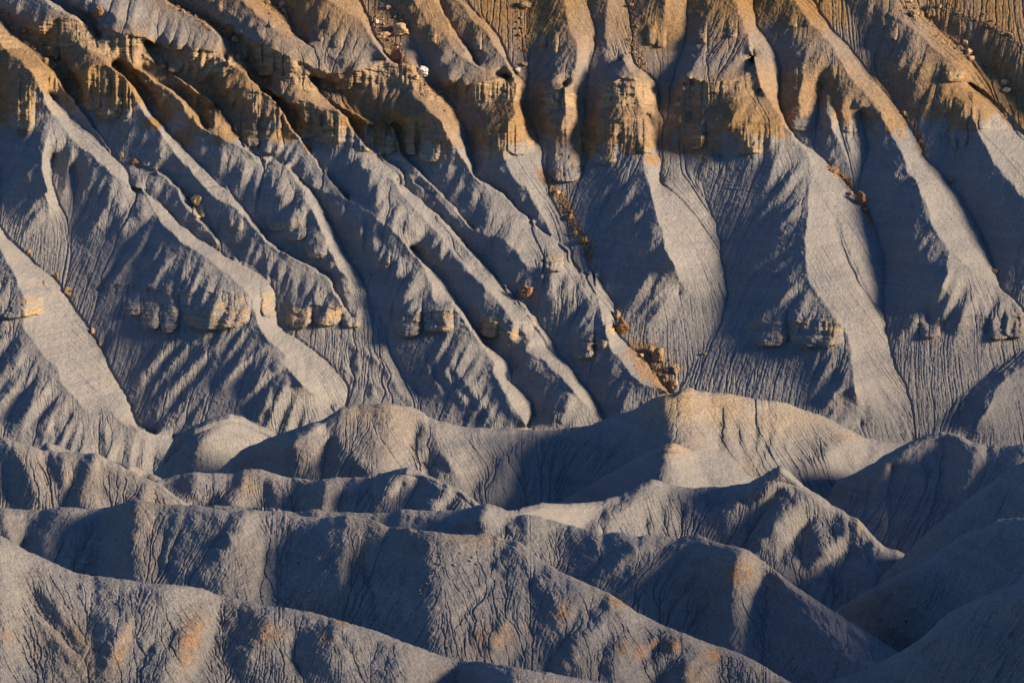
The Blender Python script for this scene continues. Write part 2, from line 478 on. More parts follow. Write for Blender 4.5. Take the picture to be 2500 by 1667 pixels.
# ------------------------------------------------------------------ traced relief of the great slope
def ext(P):
    """carry a line that reaches the edge of the photograph on past it"""
    P = np.array(P)
    def edge(p): return p[0] < 10 or p[0] > W - 10 or p[1] < 10
    if edge(P[0]) and len(P) > 1:
        d = P[0] - P[min(2, len(P) - 1)]; d /= max(np.hypot(*d), 1e-6); P = np.vstack([P[0] + d * 260, P])
    if edge(P[-1]) and len(P) > 1:
        d = P[-1] - P[-min(3, len(P))]; d /= max(np.hypot(*d), 1e-6); P = np.vstack([P, P[-1] + d * 260])
    return P
X = lambda *a: ext(px(*a))
SR = [
 # far left
 X('B1', [(0,640),(60,760),(110,850),(160,960),(200,1060),(170,1240),(230,1320),(340,1480),(440,1560)],
   'C1', [(470,580),(560,680),(690,810),(740,830),(830,800),(980,910),(1200,970),(1340,990)]),
 X('A1', [(0,335),(130,450),(250,560),(310,680),(360,800),(450,930),(550,1060),(720,1200),(830,1310),(950,1400),(1100,1455),(1135,1500)],
   'B1', [(1150,300),(1200,400),(1270,490),(1410,605),(1580,715),(1750,850),(1850,940),(1930,1040),(1950,1130),(1985,1270),(2080,1360),(2195,1480)],
   'C2', [(240,390),(330,480),(400,560),(500,640),(600,720),(660,760)]),
 X('A1', [(330,560),(440,620),(540,740),(690,940),(780,1070),(850,1150)]),
 X('A1', [(380,990),(340,1130),(320,1230),(340,1330),(360,1480)], 'B1', [(350,200),(370,330),(375,430)]),
 X('A1', [(1070,1255),(1200,1310),(1330,1430)], 'B1', [(1345,165),(1380,260),(1420,330),(1560,480),(1660,600)]),
 X('A1', [(600,340),(750,430),(880,540),(970,600),(1040,770),(1110,870),(1240,1030),(1330,1160),(1480,1330)],
   'B1', [(1620,245),(1700,290),(1810,340),(1870,400),(1940,480),(2060,620),(2195,680)],
   'B2', [(130,560),(240,660),(300,680),(440,760),(590,840),(640,900),(700,1020),(740,1090)]),
 X('A1', [(930,430),(1000,490),(1150,600),(1300,700),(1400,800),(1450,900),(1540,980),(1660,1040),(1820,1110),(1920,1180),(2050,1230)],
   'A2', [(290,1255),(340,1320),(420,1440),(490,1560)],
   'B2', [(430,170),(470,290),(550,440),(600,540),(650,680),(720,800),(780,890),(800,980),(840,1060)]),
 X('A1', [(1090,420),(1230,500),(1400,630),(1540,720),(1640,780),(1700,880),(1790,980),(1900,1110),(1990,1200)]),
 X('A1', [(1740,470),(1900,590),(2030,720),(2130,800)], 'A2', [(260,820),(310,930),(400,1060),(500,1180),(560,1270),(650,1390),(750,1500)]),
 X('B2', [(370,80),(530,190),(720,240),(800,290),(960,390),(1110,500),(1210,590),(1250,660),(1320,720),(1380,820),(1420,930),(1430,1010),(1500,1080),(1600,1090),(1660,1180)],
   'C2', [(1780,250),(1880,380),(1900,480),(1950,600),(2080,800),(2150,910)]),
 X('B2', [(870,10),(960,50),(1040,90),(1135,120),(1165,200),(1280,330),(1400,460),(1500,570),(1620,730),(1760,880),(1850,960),(1920,1040),(2100,1270),(2195,1370)],
   'C3', [(120,200),(260,330),(400,410),(430,440),(560,560),(700,720),(800,830)]),
 X('B2', [(1460,400),(1620,580),(1850,815),(2060,1015),(2150,1100)], 'B3', [(270,1130),(350,1250),(440,1400)]),
 X('A2', [(0,560),(100,650),(160,700),(250,750),(500,820),(620,850),(720,850),(790,960),(880,1080),(1010,1190),(1160,1290)],
   'B2', [(1170,40),(1200,90),(1330,160),(1430,230),(1550,350),(1650,450)]),
 X('A2', [(560,680),(700,800),(830,880),(1000,960),(1110,940),(1150,1020),(1180,1160),(1250,1250),(1330,1330),(1430,1430)],
   'B2', [(1550,290),(1620,380),(1730,495),(1800,530),(1950,570),(2030,630),(2090,680),(2120,750),(2195,790)],
   'B3', [(260,780),(330,800),(480,800),(640,820),(710,850),(795,858),(805,960),(830,1100),(880,1330),(920,1430),(1010,1500)],
   'C3', [(950,370),(1020,450),(1130,570),(1250,610),(1360,650)]),
 X('A2', [(1060,460),(1250,520),(1290,740),(1420,860),(1500,930),(1545,1050),(1650,1190),(1730,1330),(1790,1390),(1900,1450),(1990,1500)],
   'B2', [(1980,240),(2030,320),(2195,450)], 'B3', [(350,510),(470,580),(560,630),(600,730),(630,810)]),
 X('A3', [(180,600),(160,770),(185,860),(120,1000),(90,1200),(150,1330),(230,1440)], 'B3', [(220,100),(300,240),(400,420),(480,580),(560,650),(680,800),(730,845)]),
 X('A3', [(1000,450),(1080,560),(1100,700),(1130,800),(1190,880),(1200,990),(1175,1140),(1160,1250),(1200,1340)],
   'B3', [(1175,60),(1200,130),(1230,250),(1270,400),(1310,540),(1330,660),(1390,760),(1440,870),(1440,1000)]),
 X('A3', [(1005,590),(1010,700),(1000,800)]), X('A3', [(1130,540),(1245,625),(1258,700),(1255,790),(1200,870)]),
 X('A3', [(1000,800),(930,920),(830,1060),(780,1180),(740,1300)]),
 X('A3', [(560,660),(570,790),(560,900),(520,1000)]),
 X('A4', [(0,190),(90,290),(120,450),(160,560),(180,680),(250,780),(330,900),(385,995),(470,1080),(550,1200),(570,1300),(580,1390)],
   'B4', [(560,120),(550,260),(520,540),(525,720),(530,820),(570,940),(640,1030),(720,1150),(830,1270),(870,1400),(880,1560)],
   'C4', [(890,560),(930,760),(950,900)]),
 X('A4', [(180,680),(60,800),(0,850),(-100,1000),(-130,1200)]),
 X('A4', [(440,0),(540,150),(600,220),(720,340),(860,590),(950,680),(1100,870),(1130,950),(1230,1100),(1270,1200),(1290,1290),(1380,1420)],
   'B4', [(1340,90),(1450,310),(1500,500),(1610,640),(1780,800),(1900,880),(2000,940),(2090,1020),(2195,1150)]),
 X('A4', [(540,300),(520,450),(500,600),(470,750),(480,850),(500,1000)]),
 X('A4', [(680,620),(680,800),(720,950),(850,1250),(880,1340)]),
 X('A4', [(1150,100),(1300,190),(1420,270),(1500,380),(1600,440),(1720,520),(1760,600),(1800,640),(1930,720),(2020,800),(2110,900),(2195,990)]),
 X('A4', [(1790,640),(1740,820),(1700,960),(1690,1100)]),
 X('A4', [(1800,700),(1810,900),(1850,1030),(1970,1250),(2080,1380)], 'B4', [(2030,80),(2130,180),(2195,270)]),
 X('A4', [(1290,0),(1480,130),(1700,100),(1900,170),(2100,280),(2195,355)]),
 X('C4', [(2195,460),(2080,520),(1990,620),(1950,720),(1870,850),(1800,960),(1740,1010)]),
 X('B4', [(1620,660),(1610,830),(1540,1010),(1460,1200)]),
 # upper left slopes
 X('A1', [(340,0),(420,70),(600,140),(720,220),(760,280)]),
 X('A1', [(660,0),(800,60),(880,130),(1000,200),(1110,300),(1195,360)]),
 X('A1', [(1270,10),(1400,85),(1560,175),(1680,275),(1715,380),(1740,460)]),
 X('A1', [(1640,20),(1860,160),(2000,280),(2150,390)], 'A2', [(250,390),(430,560),(560,680)]),
 X('A2', [(0,30),(150,170),(300,270),(480,350),(640,430),(760,450),(900,495),(1060,460)]),
 X('A2', [(640,0),(700,60),(860,140),(930,240),(1000,350),(1080,450)]),
 X('A2', [(1290,0),(1360,110),(1420,200),(1530,260),(1600,400),(1750,495),(1850,550),(2010,590)]),
 X('A2', [(1440,0),(1530,140),(1570,250),(1690,400)]),
 X('A2', [(1640,20),(1750,180),(1850,240),(1900,350),(1990,460),(2040,570)]),
 X('A3', [(560,0),(580,180),(650,330),(660,450),(630,540),(560,660)]),
 X('A3', [(900,0),(865,200),(880,360),(1000,450)]),
 X('A3', [(1330,0),(1320,130),(1300,300)]),
 X('A3', [(1720,0),(1640,140),(1670,290),(1600,430),(1510,600),(1520,750),(1530,900)]),
 X('A3', [(1850,0),(1940,200),(2000,320),(2000,480)]),
]
SG = [
 X('B1', [(0,470),(120,610),(240,720),(420,860),(490,960),(560,1080),(680,1240),(780,1400),(850,1560)], 'C1', [(960,650),(1000,730),(1050,860),(1090,915),(1200,960)]),
 X('A1', [(410,1180),(400,1300),(400,1420)], 'B1', [(390,100),(430,230),(520,430),(550,560),(555,650),(540,800),(490,930)]),
 X('A1', [(570,1290),(580,1500)], 'B1', [(600,100),(565,330),(548,480),(550,570)]),
 X('B1', [(0,60),(10,250),(60,520),(110,600)]),
 X('A1', [(0,120),(100,230),(260,340),(440,470),(500,600),(560,740),(620,830),(720,960),(800,1090),(880,1180),(960,1260),(1020,1440)],
   'B1', [(1080,200),(1270,310),(1300,380),(1480,520),(1660,650),(1780,720)]),
 X('A1', [(380,720),(560,900),(760,1050),(880,1180)]),
 X('A1', [(1000,1240),(1100,1275)], 'B1', [(1270,60),(1440,250),(1520,370),(1620,490),(1780,690),(1900,770),(2050,850),(2110,1000),(2120,1200),(2195,1290)],
   'C2', [(350,190),(570,350),(710,450),(800,530),(790,620),(770,740)]),
 X('A1', [(880,490),(990,610),(1110,720),(1135,830),(1260,970),(1410,1120),(1570,1270),(1710,1420)], 'B1', [(1720,130),(1820,260),(1900,375),(1980,480),(2090,600),(2195,665)],
   'B2', [(150,555),(260,650),(450,745),(610,830),(660,890),(720,1010),(760,1080)]),
 X('A1', [(1090,520),(1350,700),(1500,830),(1590,975)]),
 X('A1', [(1190,470),(1300,560),(1450,640),(1600,715),(1700,850),(1830,1040),(2000,1210)], 'A2', [(120,1210),(300,1255)]),
 X('B2', [(345,30),(500,190),(565,280),(600,350),(670,480),(750,640),(840,790),(940,960),(1015,1150),(1085,1260),(1110,1400)], 'C2', [(1110,330),(1180,480),(1250,580),(1330,650)]),
 X('A2', [(20,570),(170,710),(280,820),(330,920),(420,1050),(580,1270),(670,1390),(770,1500)], 'B2', [(780,255)]),
 X('B2', [(1265,640),(1395,770),(1510,860),(1610,1030),(1710,1190),(1810,1340),(1920,1440),(2090,1530)], 'C3', [(100,520),(210,600),(310,720),(325,830),(280,910)]),
 X('B2', [(1155,125),(1270,195),(1430,340),(1560,460),(1710,630),(1840,780),(1960,920),(2090,1030),(2195,1140)],
   'B3', [(120,940),(270,1080),(370,1200),(500,1410),(610,1540)], 'C3', [(490,280),(610,460),(760,640),(840,780),(870,845)]),
 X('A2', [(500,600),(600,720),(700,810),(790,900),(860,1030),(960,1140),(1060,1215),(1170,1280),(1240,1360),(1340,1420),(1450,1490)]),
 X('A2', [(660,640),(850,830),(960,900),(1150,970),(1180,1050),(1200,1150),(1270,1240),(1350,1320),(1450,1420)], 'B2', [(1570,285),(1640,380),(1740,490)]),
 X('A2', [(1050,0),(1200,150),(1290,300),(1350,430),(1400,590),(1490,680),(1580,780),(1660,930),(1720,1120),(1750,1330),(1900,1430),(2020,1510)],
   'B2', [(2050,310),(2195,430)], 'B3', [(270,400),(370,495),(490,570),(590,640),(620,730),(680,820)]),
 X('A3', [(300,0),(280,200),(290,400),(280,650),(260,850),(320,970),(380,1100),(400,1300),(440,1450),(550,1550)],
   'B3', [(410,180),(540,380),(650,600),(740,720),(770,840),(880,950),(940,1080),(970,1300),(1070,1390),(1180,1480)], 'C3', [(1260,500),(1370,640)]),
 X('A3', [(740,0),(795,200),(800,350),(750,420),(735,600),(715,760),(720,900),(735,1050),(710,1280),(640,1400),(600,1500)], 'B3', [(610,180),(600,230)]),
 X('A3', [(1030,0),(1080,200),(1060,350),(1080,470),(1180,540),(1270,650),(1290,850),(1350,960),(1470,1130),(1490,1280),(1570,1400)],
   'B3', [(1480,30),(1600,130),(1660,300),(1720,430),(1750,600),(1780,800),(1810,960),(1800,1080),(1740,1220),(1640,1370),(1550,1500)], 'C3', [(1480,510),(1440,600)]),
 X('A3', [(1500,0),(1490,300),(1420,500),(1380,650)]),
 X('A3', [(2010,0),(2030,180),(2130,320),(2195,440)], 'A4', [(330,560),(320,740),(350,860),(400,995),(490,1075),(610,1145),(710,1255),(810,1345),(890,1440)],
   'B4', [(840,110),(910,200),(990,330),(1040,450),(1095,600),(1125,680),(1120,1100),(1135,1250),(1195,1430)], 'C4', [(1155,280),(1225,460),(1295,600),(1335,740),(1355,900),(1330,1010)]),
 X('A4', [(590,0),(640,100),(720,200),(880,370),(960,480),(1080,580),(1180,720),(1240,830),(1350,1000),(1430,1180),(1560,1300),(1640,1420)],
   'B4', [(1660,150),(1770,330),(1840,480),(1910,620),(1960,760),(2010,920),(2110,1010),(2195,1130)]),
 X('A4', [(940,870),(990,1000),(1000,1130),(940,1330),(930,1430),(950,1540)]),
 X('A4', [(650,640),(620,820),(610,960),(620,1120)]),
 X('A4', [(830,0),(900,150),(980,300),(1070,480),(1080,570)]),
 X('A4', [(1400,60),(1560,210),(1780,380),(1950,540),(2195,760)]),
 X('A4', [(1780,640),(1950,760),(2040,850),(2120,950),(2195,1030)]),
 X('C4', [(2195,300),(2000,430),(1750,640),(1550,830),(1420,960),(1340,1010)]),
 X('A1', [(430,0),(600,130),(730,200)]),
 X('A1', [(1120,310),(1250,430),(1290,520)]),
 X('A1', [(1290,0),(1400,60),(1560,150),(1700,240),(1830,330),(1870,420),(1960,560),(2050,640)]),
 X('A2', [(200,0),(330,120),(380,250),(470,320)]),
 X('A2', [(880,0),(960,180),(1000,300),(1090,440),(1180,500)]),
 X('A2', [(1490,0),(1530,110),(1620,250),(1720,390),(1780,495)]),
 X('A2', [(1690,0),(1830,130),(1950,280),(1990,420),(2070,560)]),
 X('A3', [(1190,880),(1240,960),(1280,1180),(1300,1400)]),
]
Sr = [
 # spurs down the shaded flanks
 X('B1', [(960,160),(780,380),(620,620)]), X('B1', [(1130,290),(960,470),(830,580)]), X('B1', [(1190,400),(1060,620),(900,850),(800,1010)]),
 X('B1', [(1265,500),(1190,680),(1010,920)]), X('B1', [(1420,620),(1330,710),(1200,850),(1130,960),(1100,1080)]),
 X('B1', [(1590,725),(1510,860),(1440,1000),(1400,1150)]), X('B1', [(1350,700),(1280,880),(1240,1080)]),
 X('A1', [(460,980),(420,1150),(410,1320)]), X('A1', [(570,1080),(510,1350),(480,1550)]), X('A1', [(740,1230),(650,1450),(620,1567)]),
 X('B1', [(750,30),(650,200),(610,350)]),
 X('B1', [(2050,1380),(1800,1567)]), X('C1', [(1750,180),(1500,420),(1300,620),(1120,800)]), X('C1', [(2000,290),(1750,520),(1500,760),(1350,920)]),
 X('C1', [(1560,180),(1250,480),(1060,690)]), X('C1', [(2180,440),(1980,560),(1850,720),(1750,800)]), X('C1', [(1380,200),(1160,420),(990,620)]),
 X('C2', [(240,400),(120,560),(0,720)]), X('C2', [(360,540),(200,700),(60,860)]),
 X('C1', [(330,350),(150,560),(0,720)]), X('C1', [(440,520),(240,760),(60,960)]), X('C1', [(560,680),(420,780),(300,900),(240,1000)]), X('C1', [(230,220),(80,420),(0,520)]),
 X('A1', [(880,560),(800,680),(760,830)]), X('A1', [(690,540),(680,700),(640,820)]), X('A1', [(1040,780),(960,900),(930,1000)]), X('A1', [(1250,1040),(1220,1120),(1240,1220)]),
 X('B2', [(290,40),(260,220),(250,400)]), X('B2', [(480,280),(360,400),(310,560)]), X('B2', [(560,490),(480,580),(460,720)]), X('B2', [(660,740),(620,850)]),
 X('B2', [(760,310),(640,440)]), X('B2', [(880,360),(870,540),(900,740)]), X('B2', [(980,420),(960,600),(990,760)]), X('B2', [(1200,710),(1120,900)]), X('B2', [(1340,790),(1220,960),(1180,1120)]),
 X('B2', [(1030,100),(990,250),(960,370)]), X('B2', [(1190,280),(1140,400),(1120,520)]), X('B2', [(1300,420),(1280,560)]), X('B2', [(1500,610),(1460,780)]),
 X('B3', [(480,840),(420,980),(400,1100)]), X('B3', [(620,860),(520,1000),(490,1140)]), X('B3', [(700,880),(640,1000),(590,1150)]), X('B3', [(800,980),(730,1120),(690,1250)]),
 X('B3', [(1100,150),(960,330),(840,560)]), X('B3', [(1230,290),(1130,400),(1000,640)]), X('B3', [(1270,480),(1200,600),(1170,700)]),
 X('B4', [(550,260),(330,440),(140,640)]), X('B4', [(520,550),(300,700),(150,840)]), X('B4', [(550,850),(400,960),(230,1120),(60,1300)]), X('B4', [(570,980),(450,1080),(390,1250)]),
 X('A4', [(550,1200),(400,1380),(200,1567)]), X('B4', [(430,60),(250,300),(100,560)]),
 X('B4', [(1440,330),(1250,560)]), X('B4', [(1500,510),(1330,650),(1200,850)]), X('B4', [(1760,800),(1620,1050),(1480,1300)]), X('B4', [(1880,890),(1780,1080),(1650,1330)]), X('B4', [(2060,1010),(1990,1150)]),
 X('A4', [(1330,220),(1280,420),(1200,620)]), X('A4', [(1160,160),(1080,260),(1010,240)]), X('A4', [(1230,170),(1180,290)]),
 X('C2', [(720,150),(830,300),(960,370),(1060,450),(1200,640),(1300,770)]), X('C2', [(850,330),(830,480)]), X('C2', [(1080,450),(1180,650),(1320,780)]),
 X('C2', [(1330,340),(1420,500),(1530,680),(1600,800)]), X('C2', [(1450,400),(1560,560),(1700,760),(1760,870)]), X('C2', [(1540,400),(1700,600),(1850,800),(1940,920)]),
 X('C2', [(480,380),(620,480),(760,620)]), X('C2', [(600,370),(760,470),(850,550),(960,560),(1100,670),(1230,740)]), X('C2', [(960,560),(1000,720)]),
 X('C3', [(0,400),(60,600),(160,800),(250,920)]), X('C3', [(80,470),(200,620)]), X('C3', [(640,680),(520,780),(430,920)]), X('C3', [(230,470),(330,480),(480,580)]),
 X('C4', [(860,450),(760,650),(660,780)]), X('C4', [(940,420),(960,620),(1000,800)]), X('C4', [(1040,480),(1130,640),(1230,800)]),
 X('B4', [(600,110),(700,260),(760,420)]),
 X('A3', [(1190,880),(1100,1090),(1050,1250)]), X('A3', [(990,880),(1000,1050),(1000,1250)]),
]
Sg = [
 X('A1', [(750,700),(740,860)]), X('A1', [(520,540),(560,680),(620,780)]), X('A1', [(1870,740),(1850,1050)]), X('A2', [(110,750),(100,930),(120,1150)]), X('A2', [(370,760),(380,980)]),
 X('A2', [(860,940),(870,1040),(980,1150)]), X('A2', [(970,940),(980,1120)]), X('A2', [(1340,890),(1330,1180)]), X('A2', [(590,860),(600,1000)]),
 X('A3', [(970,860),(1000,1100),(1010,1300)]), X('A3', [(2080,850),(2090,1180),(2080,1350)]), X('A4', [(200,850),(210,1100),(215,1350)]),
 X('A4', [(700,650),(760,850),(790,1050),(870,1270)]), X('A4', [(1820,830),(1850,930)]),
 X('B1', [(1370,1130),(1340,960),(1450,800)]), X('B1', [(1080,1060),(1150,930)]), X('B1', [(950,1060),(1080,880),(1250,700)]), X('B1', [(700,1080),(900,760),(1050,560)]),
 X('B2', [(700,470),(790,640),(900,840),(960,970)]), X('B2', [(820,430),(830,600),(930,900)]), X('B2', [(910,470),(930,700),(1020,1000)]), X('B2', [(1500,540),(1640,680),(1870,900),(2000,1060),(2120,1200)]),
 X('B3', [(690,480),(860,330),(980,60)]), X('B3', [(790,640),(1000,400),(1080,300)]), X('B3', [(870,700),(1060,520),(1220,330)]),
 X('B4', [(0,740),(160,480),(340,270)]), X('B4', [(0,1040),(250,760),(500,580)]), X('B4', [(380,1420),(380,1100)]), X('B4', [(700,280),(780,600),(900,870),(1080,1100)]),
 X('C4', [(990,900),(970,700),(930,430)]), X('C4', [(1330,900),(1130,700),(1060,500)]), X('C4', [(1280,900),(1100,720)]),
 X('C1', [(1180,910),(1400,640),(1700,300)]), X('C1', [(1330,970),(1550,700),(1750,530)]), X('C1', [(1060,700),(1250,450),(1350,300)]), X('C1', [(400,1000),(430,900),(560,800)]),
 X('C1', [(860,170),(700,450)]),
 X('C2', [(460,580),(450,400),(380,300)]), X('C2', [(620,690),(540,500)]), X('C2', [(830,540),(800,310)]), X('C2', [(1250,600),(1150,420),(1060,200)]), X('C2', [(1560,680),(1350,360)]),
]
# rubble chutes: crop, line, width, rocks, label, group
CHUTES = [
 ('A1', [(0,110),(120,240),(260,340),(420,500)], 75, 40, "small rusty rock in the rubble gully at the upper left corner", "rubble in the upper left gully"),
 ('A1', [(1290,0),(1420,70),(1560,150),(1700,240),(1820,310)], 34, 30, "small brown rock in the thin rubble strip above the left cliffs", "rubble in the thin upper strip"),
 ('A2', [(150,0),(330,110),(370,250)], 80, 26, "small orange rock in the rubble around the top orange boulders", "rubble around the top boulders"),
 ('A2', [(960,60),(1110,330),(1240,480),(1330,610),(1480,700),(1640,890)], 75, 46, "small rock in the rubble below the largest tilted boulder", "rubble below the pale boulders"),
 ('A3', [(230,30),(230,250),(260,430)], 55, 14, "small dark rock in the shaded gully at the top centre", "rubble in the shaded top gully"),
 ('B3', [(400,60),(520,240),(590,420),(720,620),(760,720)], 55, 40, "small tan rock in the central rubble chute between grey spurs", "rubble in the central chute"),
 ('A4', [(1300,20),(1560,230),(1800,420),(2000,560),(2195,720)], 80, 46, "small orange rock on the reddish scree at the upper right", "rubble on the reddish scree"),
 ('C3', [(1150,330),(1240,430),(1330,560)], 120, 24, "small brown rock in the rock pile above the central hill", "rubble of the central rock pile"),
 ('A4', [(1100,580),(1230,740),(1350,950),(1430,1150)], 40, 14, "small dark rock in the narrow gully under the right brown cones", "rubble in the right narrow gully"),
 ('B4', [(700,10),(830,115),(970,330),(1030,480)], 26, 14, "small rust rock on the rim of the bright pointed ridge", "rubble on the bright ridge rim"),
 ('A4', [(1480,20),(1700,90),(1950,190),(2180,340)], 60, 18, "small orange rock on the brown slope in the upper right corner", "rocks on the upper right corner slope"),
 ('A2', [(1060,20),(1150,90),(1240,180)], 50, 12, "small rock at the top edge above the pale boulders", "rocks at the top edge"),
 ('A3', [(1050,40),(1100,180),(1070,330),(1160,520)], 36, 16, "small grey brown rock in the gully left of the brown cones", "rubble in the upper middle gully"),
]
